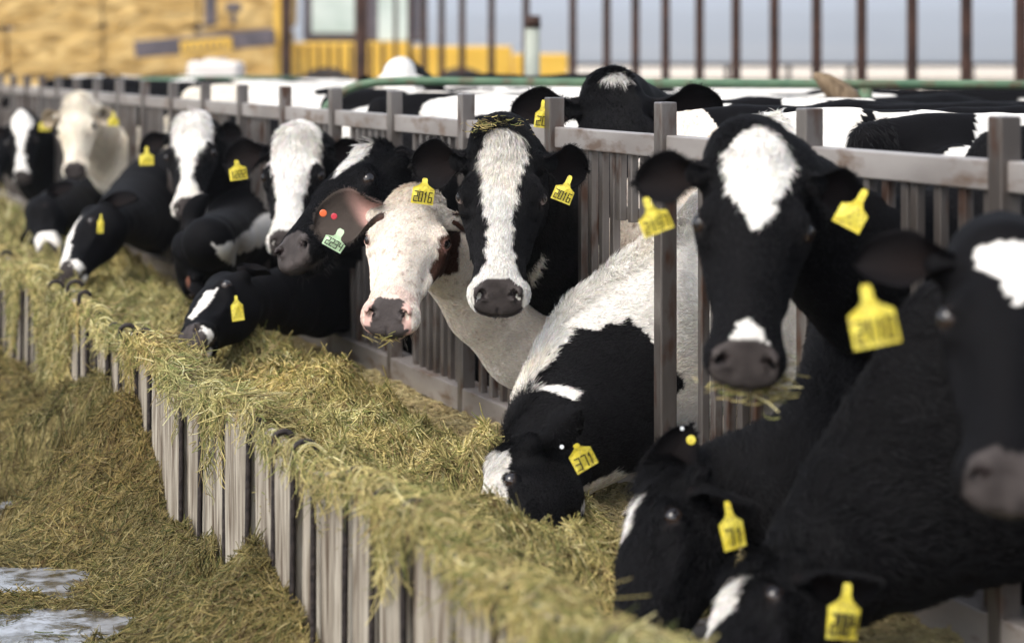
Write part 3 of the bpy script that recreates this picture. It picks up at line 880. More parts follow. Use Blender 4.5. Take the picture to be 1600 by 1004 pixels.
# ------------------------------------------------------------------ hay
def haytop(X, Y):
    P = np.stack([X, Y, np.zeros_like(X)], -1)
    prof = .43 + .19 * (1 - sstep(1.78, 2.14, X + .10 * fbm(P, 1.6, 77, 2))) - .045 * (1 - sstep(1.27, 1.42, X))
    l = fbm(P, 3.2, 50, 2) * .055 + (np.abs(fbm(P, 7, 55, 3)) * 2 - .5) * .075 + fbm(P, 19, 57, 2) * .020
    l = l * (1 - .75 * sstep(1.9, 2.2, X))
    near = -.03 + 0 * X
    for (cx, cy, _z), rr_, dp_ in ((W(1050, 97, 3.75), .42, .22), (W(1200, 97, 3.1), .5, .22), (W(985, 97, 4.1), .22, .10), (W(1000, 97, 4.35), .30, .20), (W(1180, 97, 3.8), .32, .20), (W(800, 97, 5.1), .26, .20)):
        near = near - dp_ * np.exp(-(((X - cx) ** 2 + (Y - cy) ** 2) / rr_ ** 2) ** 1.5) * sstep(1.27, 1.42, X)
    return prof + l + near * (1 - sstep(1.9, 2.2, X))
o = sheet('feed_hay', XB + .03, XF - .005, 1.2, 26, 0, M_haybase, 'stuff', 56, 1240, haytop, 'yellow-green chopped hay heaped along the feed lane')
hay_root = o
HC = np.array([(.42, .34, .15), (.30, .25, .10), (.20, .19, .07), (.13, .14, .045), (.20, .14, .07), (.52, .45, .25), (.34, .26, .13)])
HPa = np.array([.24, .24, .18, .11, .08, .08, .07])
def haycol(n, p=None, mul=1.0):
    c = HC[rng.choice(len(HC), n, p=HPa)] * rng.uniform(.65, 1.4, (n, 1)) * mul * np.array((1.05, 1.07, 1.0))
    if p is not None:
        c = c * (1 + .40 * fbm(p, 5, 91, 3))[:, None] * (1 + np.array((.05, 0, -.05)) * fbm(p, 2.5, 95, 2)[:, None] * 2)
    return c
def strands(root, ln, flat, K=4, bend=.35, lift=(0, .35), width=.0011, updir=None, mul=1.0):
    n = len(root)
    th = rng.uniform(0, 2 * math.pi, n)
    d = np.stack([np.cos(th), np.sin(th), rng.uniform(*lift, n)], 1)
    if flat is not None: d = d + flat
    d = unitv(d)
    b = unitv(rng.normal(size=(n, 3))) * bend
    P = []
    for i in range(K):
        t = i / (K - 1) - .35
        P.append(root + ln[:, None] * (d * t + b * (t * t)))
    P = np.stack(P, 1)
    R = np.tile(np.linspace(1, .6, K), (n, 1)) * (width * rng.uniform(.6, 1.5, n))[:, None]
    return P, R, haycol(n, root, mul)
def hayfield(n, y0, y1, ln, width, mul=1.0, dens=1.0):
    Y = y0 + (y1 - y0) * rng.random(n) ** dens; X = rng.uniform(XB + .02, XF - .01, n)
    Z = haytop(X, Y)
    lane = X > 2.08
    e = 1e-2
    gx = (haytop(X + e, Y) - Z) / e; gy = (haytop(X, Y + e) - Z) / e
    root = np.stack([X, Y, Z + rng.uniform(-.004, .012, n)], 1)
    l = ln * rng.uniform(.5, 1.5, n) * np.where(lane, .6, 1)
    P, R, C = strands(root, l, None, width=width, mul=mul, lift=(-.15, .45))
    dz = P[:, :, 0:2] - root[:, None, 0:2]
    P[:, :, 2] += (dz[..., 0] * gx[:, None] + dz[..., 1] * gy[:, None]) * .8
    P[lane, :, 2] = np.minimum(P[lane, :, 2], (Z + .012)[lane, None])
    C[lane] = C[lane] * .5 + np.array((.34, .27, .16)) * .55
    return P, R, C
A = [hayfield(150000, 2.6, 6.4, .040, .00125), hayfield(70000, 6.4, 10.5, .05, .0018), hayfield(30000, 10.5, 26, .08, .0038, dens=1.5)]
# upright wisps and tufts catching light along the lumps
P = np.concatenate([a[0] for a in A]); R = np.concatenate([a[1] for a in A]); C = np.concatenate([a[2] for a in A])
make_curves('hay_strands', P, R, np.clip(C, 0, .8), M_hay, hay_root)

# hay hanging over the boards: many short tangled pieces in clumps, some long trailing stems
def curt(Y):
    P0 = np.stack([Y * 0, Y, Y * 0], 1)
    a = -.10 + fbm(P0, 1.9, 15, 2) * .5 + .9 * noise3(P0, 5.5, 3) + .5 * noise3(P0, 19, 4)
    return np.clip(sstep(.05, .95, a), .05, 1)
n = 80000
Y = 1.9 + 16 * rng.random(n) ** 1.3
d0 = curt(Y); keep = rng.random(n) < d0; Y = Y[keep]; d0 = d0[keep]; n = len(Y)
u = rng.random(n) ** 1.5; drop = u * (.045 + .33 * d0)
top = np.array([BT(y) for y in Y])
thk = .05 * d0 * (1 - .6 * u)
root = np.stack([XB - .016 - thk * rng.random(n), Y, top + .018 - drop], 1)
P, R, C = strands(root, .052 * rng.uniform(.4, 1.6, n), np.array((0, 0, -1.1)) + rng.normal(0, .35, (n, 3)), width=.00115, lift=(-.9, .2), bend=.7, K=5)
P[:, :, 0] = np.minimum(P[:, :, 0], XB - .006 + .04 * (P[:, :, 2] > (top + .02)[:, None]))
R *= np.clip(Y / 5.5, .9, 2.6)[:, None]
n2 = 5200
Y2 = 1.9 + 14 * rng.random(n2) ** 1.3; d2 = curt(Y2); keep = rng.random(n2) < d2 ** .5 * .8 + .12; Y2 = Y2[keep]; d2 = d2[keep]; n2 = len(Y2)
K = 7; t2_ = np.array([BT(y) for y in Y2]); sx = rng.uniform(.0, .08, n2); dr = (.05 + .26 * d2) * rng.uniform(.3, 1.25, n2)
P2 = np.zeros((n2, K, 3)); yd = rng.normal(0, .035, n2); wob = rng.uniform(0, 6.28, n2)
for i in range(K):
    L = (sx + dr) * i / (K - 1); over = np.minimum(L, sx); down = np.maximum(L - sx, 0)
    P2[:, i, 0] = XB + sx - over - .012 - .04 * d2 * rng.random(n2) * (down > 0) - .006 * (down > 0)
    P2[:, i, 2] = t2_ + .03 * np.sin(np.pi * np.clip(over / (sx + 1e-6), 0, 1)) - down + .012
    P2[:, i, 1] = Y2 + yd * (i / (K - 1)) ** 1.5 + .008 * np.sin(wob + i * 1.1) + .004 * rng.normal(size=n2)
P2[:, 1:-1] = (P2[:, :-2] + 2 * P2[:, 1:-1] + P2[:, 2:]) / 4
R2 = np.tile(np.linspace(1, .5, K), (n2, 1)) * (.0011 * rng.uniform(.6, 1.6, n2) * np.clip(Y2 / 5.5, .9, 2.6))[:, None]
o = make_curves('hanging_hay', P, R, np.clip(C, 0, .8), M_hay)
tag(o, 'stringy hay hanging over the board tops and down their outer face', kind='stuff')
make_curves('trailing_stems', P2, R2, np.clip(haycol(n2, P2[:, 0], 1.05), 0, .8), M_hay, o)
# crumpled mats of hay lying on the board tops
n = 26000
Y = 1.9 + 16 * rng.random(n) ** 1.35
P0 = np.stack([Y * 0, Y, Y * 0], 1); dens = sstep(-.3, .5, fbm(P0, 2.3, 15, 2))
keep = rng.random(n) < .05 + .45 * dens; Y = Y[keep]; dens = dens[keep]; n = len(Y)
root = np.stack([XB + rng.uniform(-.02, .10, n), Y, np.array([BT(y) for y in Y]) + rng.uniform(-.02, .028, n) * (0.5 + dens)], 1)
P, R, C = strands(root, .06 * rng.uniform(.5, 1.6, n), None, width=.0013, lift=(-.3, .5), bend=.6, K=5)
R *= np.clip(Y / 5.5, .9, 2.6)[:, None]
o = make_curves('hay_on_boards', P, R, np.clip(C, 0, .8), M_hay); tag(o, 'tangled hay lying along the top of the board wall', kind='stuff')

# litter piled against the foot of the wall and strewn over the wet yard
POOLS = [(W(40, 97, 6.80), .24, .22), (W(30, 97, 5.93), .22, .12), (W(120, 97, 5.40), .42, .16), (W(-60, 97, 6.4), .12, .10), (W(-150, 97, 7.6), .2, .3)]
def litter(X, Y):
    P = np.stack([X, Y, np.zeros_like(X)], -1)
    d = XB - X
    g = np.clip(.55 + .9 * fbm(P * np.array((.5, 1, 1)), 1.5, 301, 2), 0, 1)
    gy = sstep(4.4, 5.4, Y) * (1 - .6 * sstep(7.0, 8.2, Y))   # low near the camera, banked higher further on
    h = (.04 + .09 * gy + (.10 + .12 * gy) * g) * np.exp(-(d / (.15 + (.10 + .16 * gy) * g)) ** 1.6) * (1 + .35 * fbm(P, 7, 305, 3))
    st = fbm(P * np.array((.55, 1, 1)), 3.4, 310, 3)
    f = .034 * sstep(-.15, .40, st) + .022 * fbm(P, 9, 320, 3) + .006
    for c, ra, rb_ in POOLS:
        u = ((X - c[0]) * RT[0] + (Y - c[1]) * RT[1]) / ra; v = ((X - c[0]) * FW[0] + (Y - c[1]) * FW[1]) / rb_
        q = u * u + v * v + 1.1 * fbm(P, 9, 345, 3)
        w_ = np.exp(-np.clip(q, 0, 9) ** 2); f = f - .085 * w_; h = h * (1 - .8 * w_)
    return YZ + h + f
o = sheet('hay_litter', -1.2, XB - .015, 2.4, 26, 0, M_haybase, 'stuff', 110, 1100, litter, 'trampled hay litter banked against the boards and spread on the yard')
lit_root = o
def litfield(n, y0, y1, ln, width, dens=1.0):
    Y = y0 + (y1 - y0) * rng.random(n) ** dens; X = XB - .02 - 2.2 * rng.random(n) ** 1.6
    Z = litter(X, Y); ok = Z > YZ + .004; X, Y, Z = X[ok], Y[ok], Z[ok]; n = len(X)
    root = np.stack([X, Y, Z + rng.uniform(-.003, .010, n)], 1)
    e = 1e-2; gx = (litter(X + e, Y) - Z) / e; gy = (litter(X, Y + e) - Z) / e
    P, R, C = strands(root, ln * rng.uniform(.5, 1.6, n), None, width=width, lift=(-.15, .6), mul=.41); C = C * np.array((1.02, .95, .85))
    dz = P[:, :, 0:2] - root[:, None, 0:2]
    P[:, :, 2] += (dz[..., 0] * gx[:, None] + dz[..., 1] * gy[:, None]) * .8
    P[:, :, 0] = np.minimum(P[:, :, 0], XB - .008)
    return P, R, C
A = [litfield(110000, 3.6, 8.5, .045, .0014), litfield(40000, 8.5, 20, .07, .0028, 1.3)]
make_curves('litter_strands', *[np.concatenate([a[i] for a in A]) if i < 2 else np.clip(np.concatenate([a[i] for a in A]), 0, .8) for i in range(3)], M_hay, lit_root)
# loose stems floating on the water
n = 5200
X = rng.uniform(-.6, 1.1, n); Y = 3.8 + 4.6 * rng.random(n); k_ = (litter(X, Y) < YZ + .01) & (fbm(np.stack([X, Y, X * 0], 1), 6, 401, 2) > -.15); X, Y = X[k_], Y[k_]
P, R, C = strands(np.stack([X, Y, np.full(len(X), YZ + .013)], 1), .04 * rng.uniform(.3, 1.5, len(X)), None, width=.0013, lift=(-.02, .04), bend=.15, mul=.5)
P[:, :, 2] = np.clip(P[:, :, 2], YZ + .011, YZ + .02)
make_curves('floating_stems', P, R, np.clip(C, 0, .8), M_hay, lit_root)
# standing water between the litter
Mw, N_, L_, B_ = nt('puddle_water')
B_.inputs['Base Color'].default_value = (.36, .37, .38, 1)
_cr = N_.new('ShaderNodeValToRGB'); _cr.color_ramp.elements[0].position = .42; _cr.color_ramp.elements[0].color = (.06, .05, .035, 1); _cr.color_ramp.elements[1].position = .58; _cr.color_ramp.elements[1].color = (.27, .28, .30, 1)
_n3 = N_.new('ShaderNodeTexNoise'); _n3.inputs['Scale'].default_value = 13; _n3.inputs['Detail'].default_value = 7; L_.new(_n3.outputs[0], _cr.inputs[0]); L_.new(_cr.outputs[0], B_.inputs['Base Color']); B_.inputs['Roughness'].default_value = .07; B_.inputs['IOR'].default_value = 1.33; B_.inputs['Specular IOR Level'].default_value = 1.0
_tc = N_.new('ShaderNodeTexCoord'); L_.new(_tc.outputs['Object'], _n3.inputs['Vector']); _n = N_.new('ShaderNodeTexNoise'); _n.inputs['Scale'].default_value = 22; _n.inputs['Detail'].default_value = 4
_b = N_.new('ShaderNodeBump'); _b.inputs['Strength'].default_value = .35; _b.inputs['Distance'].default_value = .01
L_.new(_tc.outputs['Object'], _n.inputs['Vector']); L_.new(_n.outputs[0], _b.inputs['Height']); L_.new(_b.outputs[0], B_.inputs['Normal'])
sheet('water', -3.5, 1.12, 2.4, 20, YZ + .010, Mw)
# ------------------------------------------------------------------ green pipe rail in the pen
gp = empty('green_pipe_rail', (W(900, 97, 10.8) * (1, 1, 0)), label='long green pipe rail crossing the pen, bent down at its left end', cat='rail')
zr = 1.57 - 32.5 * 10.8 / FPX
pts = []
pL = W(505, 176, 9.2); pL0 = W(498, 200, 9.2) * (1, 1, 0)
for px, py in ((498, 200), (503, 182), (512, 166), (525, 151), (543, 140), (562, 133), (590, 128.5), (640, 127)): pts.append(W(px, py, 9.2))
for px, py, Z in ((900, 129, 9.2), (1200, 131, 9.2), (1500, 132, 9.2), (1900, 134, 9.2)): pts.append(W(px, py, Z))
m = MB(); m.tube([W(494, 240, 9.2) * (1, 1, 0)] + pts, .0195, 14); m.build('top_pipe', M_green, gp, smooth=True)
for px in (1352, 1840):
    p = W(px, 131, 9.2); m = MB(); m.tube([p * (1, 1, 0), p * (1, 1, 1) - UP * .02], .03, 12); m.build('upright', M_green, gp, smooth=True)
gp2 = empty('green_pipe_rail', (W(260, 97, 16) * (1, 1, 0)), label='second, farther green pipe rail low across the hay stack at left', cat='rail')
m = MB(); m.tube([W(190, 133, 17), W(230, 127, 17), W(300, 125, 17), W(470, 124, 17.5)], .03, 12); m.build('top_pipe', M_green, gp2, smooth=True)
for px in (215, 455):
    p = W(px, 130, 17.2); m = MB(); m.tube([p * (1, 1, 0), p - UP * .02], .03, 10); m.build('upright', M_green, gp2, smooth=True)
# ------------------------------------------------------------------ far row of tall uprights
Xb = 10.0
bf = empty('tall_bar_fence', (Xb, YX(1000, Xb), 0), label='row of tall rust-brown steel uprights closing the far side of the pen', cat='fence')
bxs = [1700, 1595, 1510, 1425, 1346, 1276, 1210, 1150, 1093, 1040, 993, 948, 895, 822, 768, 722, 690, 663]
for i, px in enumerate(bxs):
    yy = YX(px, Xb); m = MB(); m.box((Xb, yy, 2.6), (.075, .065, 5.2))
    if px in (1425, 1150): m.box((Xb + .002, yy + .09, .7), (.078, .10, 1.40))
    m.build('upright', M_rust, bf)
m = MB(); ya, yb = YX(440, Xb), YX(1800, Xb); m.box((Xb + .08, (ya + yb) / 2, .55), (.05, abs(ya - yb), .10)); m.box((Xb + .08, (ya + yb) / 2, 4.9), (.05, abs(ya - yb), .10)); m.build('cross_rail', M_rust, bf)
for k, px in enumerate([640, 618, 598, 580, 548, 530, 514, 498, 482, 468]):
    yy = YX(px, Xb); m = MB(); m.box((Xb, yy, 2.6 if px in (640, 618) else .93), (.05, .045, 5.2 if px in (640, 618) else 1.86)); m.build('upright', M_rust, bf)
for px, w_ in ((564, .20), (447, .16)):
    yy = YX(px, Xb); m = MB(); m.box((Xb, yy, 2.8), (.16, w_, 5.6)); m.build('thick_upright', M_rust, bf)
# grey capped post
M_greypost = mat_noise('grey_green_post_paint', (.24, .26, .22), (.32, .34, .29), 4, .7)
gpst = empty('round_post', W(832, 97, 16) * (1, 1, 0), label='stout grey-green post with brown top standing behind the star-faced cow', cat='post')
p = W(832, 97, 16.0); m = MB(); m.tube([(p[0], p[1], 0), (p[0], p[1], 1.82)], .055, 16); m.build('shaft', M_greypost, gpst, smooth=True)
m = MB(); m.tube([(p[0], p[1], 1.82), (p[0], p[1], 1.91)], [.062, .058], 16); m.build('cap', M_rust, gpst, smooth=True)
# low far rail and concrete apron across the alley
M_apron = mat_noise('pale_apron', (.42, .36, .35), (.50, .44, .42), .6, .9)
far = W(1300, 97, 60)
sheet('path', 30, 400, 14, 60, .012, M_apron)
lf = empty('low_cable_fence', W(1200, 97, 62) * (1, 1, 0), label='thin dark fence line far off along the edge of the field', cat='fence')
a_, b_ = W(850, 97, 62), W(1900, 97, 62)
m = MB(); m.tube([a_ * (1, 1, 0) + UP * 1.5, b_ * (1, 1, 0) + UP * 1.5], .06, 6); m.tube([a_ * (1, 1, 0) + UP * 1.05, b_ * (1, 1, 0) + UP * 1.05], .04, 6); m.build('cable', M_iron, lf)
for i in range(12):
    q = a_ * (1, 1, 0) + (b_ - a_) * (1, 1, 0) * i / 11; m = MB(); m.tube([q, q + UP * 1.55], .07, 6); m.build('post', M_iron, lf)
# ------------------------------------------------------------------ stack of straw bales
M_straw = mat_noise('golden_straw', (.40, .245, .07), (.60, .42, .17), 1.2, .85, 0, .2, .8, (1, 1, 2.2), c3=(.24, .14, .035), scale2=1.7)
Zs = 60.0
bw, bh, bd = 2.6, 1.25, 1.3
base = W(455, 97, Zs)
rs = random.Random(3)
for col in range(8):
    for row in range(5):
        for lay in range(1):
            c0 = base * (1, 1, 0) - RT * (bw * (col + .5) + rs.uniform(-.05, .05)) + FW * (.6 + rs.uniform(-.12, .12)) + UP * (bh * (row + .5))
            mb = bpy.data.meshes.new('straw_bale')
            # bale: box with bulging, ragged faces
            nx, nz = 10, 6; V = []; F = []
            a = rs.uniform(-.02, .02)
            ax = [RT * math.cos(a) + FW * math.sin(a), FW * math.cos(a) - RT * math.sin(a), UP]
            mm = MB()
            N1 = 8
            def bp(u, v, w):
                r = np.array([u * (bw - .02) / 2, v * bd / 2, w * (bh - .0) / 2])
                r = r * (1 - .05 * (abs(u) > .99) * (abs(w) > .99))
                r = r + np.array([.0, .03 * math.cos(u * 1.4) * math.cos(w * 1.4) * v, 0]) + .035 * np.array([rs.uniform(-1, 1), rs.uniform(-1, 1), rs.uniform(-1, 1)])
                return c0 + ax[0] * r[0] + ax[1] * r[1] + ax[2] * r[2]
            grid = {}
            def gv(u, v, w):
                k_ = (round(u, 3), round(v, 3), round(w, 3))
                if k_ not in grid: grid[k_] = len(V); V.append(bp(u, v, w))
                return grid[k_]
            L1 = np.linspace(-1, 1, N1 + 1)
            for i in range(N1):
                for j in range(N1):
                    a0, a1, b0, b1 = L1[i], L1[i + 1], L1[j], L1[j + 1]
                    for q in (-1, 1):
                        f1 = [gv(a0, q, b0), gv(a1, q, b0), gv(a1, q, b1), gv(a0, q, b1)]
                        f2 = [gv(q, a0, b0), gv(q, a0, b1), gv(q, a1, b1), gv(q, a1, b0)]
                        f3 = [gv(a0, b0, q), gv(a0, b1, q), gv(a1, b1, q), gv(a1, b0, q)]
                        for f_ in (f1, f2, f3): F.append(f_ if q < 0 else f_[::-1])
            o = mesh_np('straw_bale', np.array(V), np.array(F), M_straw, None, False)
            o_ = ['first', 'second', 'third', 'fourth', 'fifth', 'sixth', 'seventh', 'eighth']
            tag(o, 'golden straw bale, %s layer up, %s column left of the loader cab' % (o_[row], o_[col]), 'straw bale', 'straw bales of the stack at top left')
# ------------------------------------------------------------------ yellow loader in front of the stack
M_yel = mat_noise('loader_yellow', (.62, .36, .03), (.72, .44, .05), 2, .45, 0, .5)
M_dk = mat_noise('loader_dark', (.07, .06, .07), (.11, .09, .10), 3, .6)
M_cabg = mat_noise('cab_glass', (.42, .50, .44), (.60, .66, .60), 1.2, .15, 0, .6)
M_tyre = mat_noise('tyre_rubber', (.02, .02, .02), (.05, .045, .04), 6, .9)
ZL = 46.0
def LP(px, py, dz=0.0): return W(px, py, ZL + dz)
ld = empty('wheel_loader', LP(600, 97) * (1, 1, 0), label='yellow wheel loader with glazed cab and long dark boom parked by the straw', cat='loader')
def lbox(name, x0, y0, x1, y1, d0, d1, mat, parent=ld, bevel=.05):
    a = LP(x0, y0); b = LP(x1, y1); c = (a + b) / 2 + FW * (d0 + d1) / 2
    m = MB(); m.box(c, (abs(x1 - x0) * ZL / FPX, d1 - d0, abs(y1 - y0) * ZL / FPX), [RT, FW, UP]); return m.build(name, mat, parent, bevel=bevel)
lbox('body', 452, 66, 640, 185, 0, 2.2, M_yel)
lbox('engine_hood', 640.5, 72, 800, 180, .2, 2.0, M_yel)
lbox('counterweight', 800.5, 84, 888, 170, .2, 2.0, M_yel)
cabf = lbox('cab_frame', 472, -90, 652, 65, .2, 2.0, M_dk)
lbox('cab_window', 486, -80, 556, 52, .14, .19, M_cabg, cabf, .01)
lbox('cab_window', 590, -80, 640, 64, .14, .19, M_cabg, cabf, .01)
lbox('mast', 430, -100, 452, 180, -.2, .2, M_yel)
bm_ = MB()
for (x0, y0, x1, y1, hh) in ((212, 78, 430, 58, 26),):
    A0, B0 = LP(x0, y0, -.6), LP(x1, y1, -.6); d = unit(B0 - A0); u = np.cross(RT, FW); u = unit(UP - d * (UP @ d))
    bm_.box((A0 + B0) / 2, (np.linalg.norm(B0 - A0), .35, hh * ZL / FPX), [d, FW, u])
bo = bm_.build('boom', M_dk, ld, bevel=.03)
m = MB(); A0, B0 = LP(282, 75.5, -.8), LP(362, 68, -.8); d = unit(B0 - A0); u = unit(UP - d * (UP @ d)); m.box((A0 + B0) / 2, (np.linalg.norm(B0 - A0), .05, 20 * ZL / FPX), [d, FW, u]); m.build('name_plate', M_yel, bo)
m = MB()
for i in range(7):
    q = A0 + (B0 - A0) * (i + .7) / 8 - FW * .03; m.box(q, (.045, .02, .09), [d, FW, u])
m.box((A0 + B0) / 2 - FW * .028 - u * .06, (1.0, .02, .02), [d, FW, u]); m.build('lettering', M_dk, bo)
lbox('boom_post', 325, -40, 342, 42, -.6, -.3, M_dk); lbox('work_light', 358, 6, 382, 20, -.6, -.4, M_dk); lbox('light_bracket', 366, 20.5, 374, 40, -.6, -.4, M_dk)
for px in (510, 720):
    c = LP(px, 97, -.35) * (1, 1, 0) + UP * .72
    m = MB(); m.tube([c - FW * .25, c - FW * .22, c + FW * .22, c + FW * .25], [.66, .74, .74, .66], 28); wh = m.build('wheel', M_tyre, ld, smooth=False)
    m = MB(); m.tube([c - FW * .27, c - FW * .255], [.36, .36], 20); m.build('rim', M_yel, wh)
# white tank
tk = empty('white_tank', W(338, 97, 26) * (1, 1, 0), label='white boxy water tank standing in front of the straw stack', cat='tank')
M_white = mat_noise('white_plastic', (.62, .58, .55), (.70, .66, .62), 2, .6)
c = W(338, 113, 26); m = MB(); m.box((c[0], c[1], .80), (.62, .6, 1.56), [RT, FW, UP]); m.build('shell', M_white, tk, bevel=.06)
m = MB(); m.tube([(c[0], c[1], 1.58), (c[0], c[1], 1.61)], .14, 16); m.build('lid', M_white, tk)
# ------------------------------------------------------------------ the cows of the feeding row
def piebald(bl, seed, thr, sc=2.2):
    return fbm(bl * np.array((1.3, 1, 1)), sc, seed, 4) > thr
def patch(V, poly, Z, amp=.010, seed=0):
    """coat patch on the flank: outline given as photo points on the animal at depth Z (number or function of px), laid on in a vertical plane"""
    Zf = Z if callable(Z) else (lambda px: Z)
    pts = [W(px, py, Zf(px)) for px, py in poly]
    pa = np.array([(p @ RT, p[2]) for p in pts])
    jx = V @ RT + amp * fbm(V, 26, seed, 2) + amp * .4 * noise3(V, 110, seed + 1)
    jz = V[:, 2] + amp * fbm(V, 26, seed + 7, 2) + amp * .4 * noise3(V, 110, seed + 2)
    ins = np.zeros(len(V), bool); n = len(pa); k = n - 1
    for i in range(n):
        (xi, zi), (xk, zk) = pa[i], pa[k]
        c = ((zi > jz) != (zk > jz)) & (jx < (xk - xi) * (jz - zi) / ((zk - zi) if abs(zk - zi) > 1e-9 else 1e-9) + xi)
        ins ^= c; k = i
    return ins
# frontal cow, right of centre, narrow white wedge
cow(dict(label='black cow with long white forehead wedge and white nose spot, hay in mouth', poll=(1183, 252), muz=(1163, 588), X=1.95, L=.475, n=.65, cross=(1365, 430), kr=.17, h=.009,
    hint=(-.05, .25, 1), ears=({'d': (1, .16, -.1), 'n': (0, .4, .9), 'L': .17}, {'d': (1, .12, -.25), 'n': (0, .35, .9), 'L': .15}),
    paint=lambda hl, bl, V: blaze(hl, [-.06, -.02, .02, .10, .19, .225, .24], [.0, .045, .085, .074, .038, .016, 0], 1) | blaze(hl, [.44, .455, .50, .53], [0, .026, .044, .040], 2) | ((bl[:, 1] > .1) & piebald(bl, 12, .02) & (bl[:, 2] > .7)),
    nose='dark', hairlen=.6, hair=16000, hairw=1.3,
    tags=[dict(px=1024, py=347, Z=4.02, w=.058, h=.042, roll=-22, neck=.028, text='2197'), dict(px=1330, py=338, Z=4.15, w=.058, h=.048, roll=28, neck=.034, text='')]))
# nearest frontal cow, cut by the frame
cow(dict(label='nearest black cow at the right edge, white forehead patch, largest yellow tag', poll=(1577, 405), muz=(1576, 775), X=2.0, L=.475, n=-.95, cross=(1690, 560), kr=.16, h=.010,
    hint=(-.05, .2, 1), ears=({'d': (1, .09, .02), 'n': (0, .35, .9), 'L': .18}, {'d': (1, .1, -.2), 'n': (0, .4, .9)}),
    paint=lambda hl, bl, V: blaze(hl, [.03, .04, .09, .13, .17, .19], [0, .078, .072, .040, .012, 0], 3), 
    tags=[dict(px=1365, py=508, Z=3.20, w=.070, h=.062, roll=-12, neck=.03, text='2110')]))
# grazing, bottom right
cow(dict(label='black cow grazing at the bottom edge, white blaze, its head lowest in the picture', poll=(1197, 926), muz=(1128, 1158), X=1.88, L=.49, n=-.1, cross=(1592, 650), kr=.30, kflat=.36, nr=.92, ease=1.1, h=.010, hair=22000, hairw=1.5, hairlen=1.5,
    hint=(-1, .45, .45), near=1, nape=(0, -.06, -.03), ears=({'dw': (.3, .9, .1), 'nw': (-.6, 0, .8), 'L': .12}, {'dw': (.8, -.15, .55), 'nw': (-.2, -.6, .7)}),
    paint=lambda hl, bl, V: blaze(hl, [.05, .07, .12, .20, .23], [0, .05, .06, .05, 0], 5),
    tags=[dict(px=1318, py=968, Z=3.72, w=.058, h=.066, roll=6, yaw=20, neck=.03, text='2084')]))
# grazing, second from bottom right
cow(dict(label='black grazing cow with narrow white stripe, right of the piebald grazing cow', poll=(1056, 772), muz=(972, 1045), X=1.90, L=.49, n=1.35, cross=(1372, 725), kr=.25, kflat=.42, nr=.85, h=.010, hair=22000, hairw=1.5, hairlen=1.4,
    hint=(-1, .35, .3), near=1, nape=(0, -.06, -.03), ears=({'dw': (.28, .95, .15), 'nw': (-.45, .05, .9), 'L': .28, 'W': .064}, {'dw': (.62, -.35, .7), 'nw': (-.2, -.7, .6), 'L': .17}),
    paint=lambda hl, bl, V: blaze(hl, [.055, .06, .12, .18, .20], [0, .032, .034, .022, 0], 6, cx=.01) | ((bl[:, 1] > .15) & (bl[:, 2] > .9) & piebald(bl, 46, -.02)),
    tags=[dict(px=1145, py=832, Z=4.05, w=.046, h=.060, roll=-12, yaw=18, neck=.03, text='71'), dict(stud=1, px=1080, py=687, Z=4.47, r=.0115, mat=M_tagy), dict(stud=1, px=1066, py=669, Z=4.47, r=.005, mat=M_metal)]))

# piebald grazing cow with white mane, centre
Z5 = lambda px: 4.12 + (px - 830) * .0100
def paint5(hl, bl, V):
    t, e = C5['nl']
    t = t + .012 * fbm(V, 9, 3, 3) + .004 * noise3(V, 60, 4); e = e + .08 * fbm(V, 8, 13, 3) + .04 * noise3(V, 70, 14)
    far_ = np.linalg.norm(hl - np.array((0, .26, 0)), axis=1) > .36
    w = (t > .43) & far_ & (e > .86 - .36 * sstep(.60, .71, t))
    w |= (t > .43) & (t < .475) & far_ & (e > .25)
    w |= blaze(hl, [-.04, .0, .06, .2, .3, .45, .56], [0, .06, .085, .080, .07, .07, .08], 7, zmin=.022)
    w |= (t > .705) & (e > -.9) & (bl[:, 1] < .25)
    w |= (t > .60) & (e < -.42)
    w |= patch(V, [(903, 775), (915, 758), (968, 750), (1000, 780), (980, 850), (930, 850), (915, 800)], 5.4, .010, 6)
    w |= patch(V, [(800, 690), (800, 722), (790, 760), (794, 790), (778, 802), (766, 835), (775, 960), (640, 960), (640, 600), (785, 600)], 5.15, .005, 8) & (hl[:, 1] > .015) & (hl[:, 1] < .7) & (np.abs(hl[:, 0]) < .16)
    w |= (bl[:, 2] > .9) & ((bl[:, 1] + .12 * fbm(bl, 4, 4, 2) < .12) | ((bl[:, 1] > .2) & piebald(bl, 44, .12)))
    return w

_cr = np.array([W(px, py, Z5(px)) for px, py in ((1060, 330), (1000, 368), (945, 455), (905, 525), (880, 575), (850, 640))])
def crest5(p):
    d = np.full(len(p), 9.0)
    for a, b in zip(_cr[:-1], _cr[1:]):
        d = np.minimum(d, np.abs(rcone(p, a, b, 0, 0)))
    return d
C5 = dict(label='piebald cow with bristly white mane and tag 371, head buried in hay', poll=(812, 742), muz=(764, 955), X=1.90, L=.53, n=2.05, cross=(992, 572), kr=.25, kflat=.40, ease=.9, h=.0065,
    hint=(-1, .25, .02), near=1, nape=(0, -.07, -.03), ears=({'d': (1, -.1, -.3)}, {'dw': (.78, .62, .25), 'nw': (.25, -.35, -.9), 'L': .19, 'W': .046}),
    paint=paint5, hairlen=.62, hair=110000, earhair=1500, mane=lambda p, b: crest5(p) < .075,
    tags=[dict(px=911, py=716, Z=4.95, w=.056, h=.052, roll=-28, yaw=10, neck=.012, text='371'), dict(stud=1, px=878, py=698, Z=4.95, r=.006, mat=M_metal, name='clip')])
cow(C5)
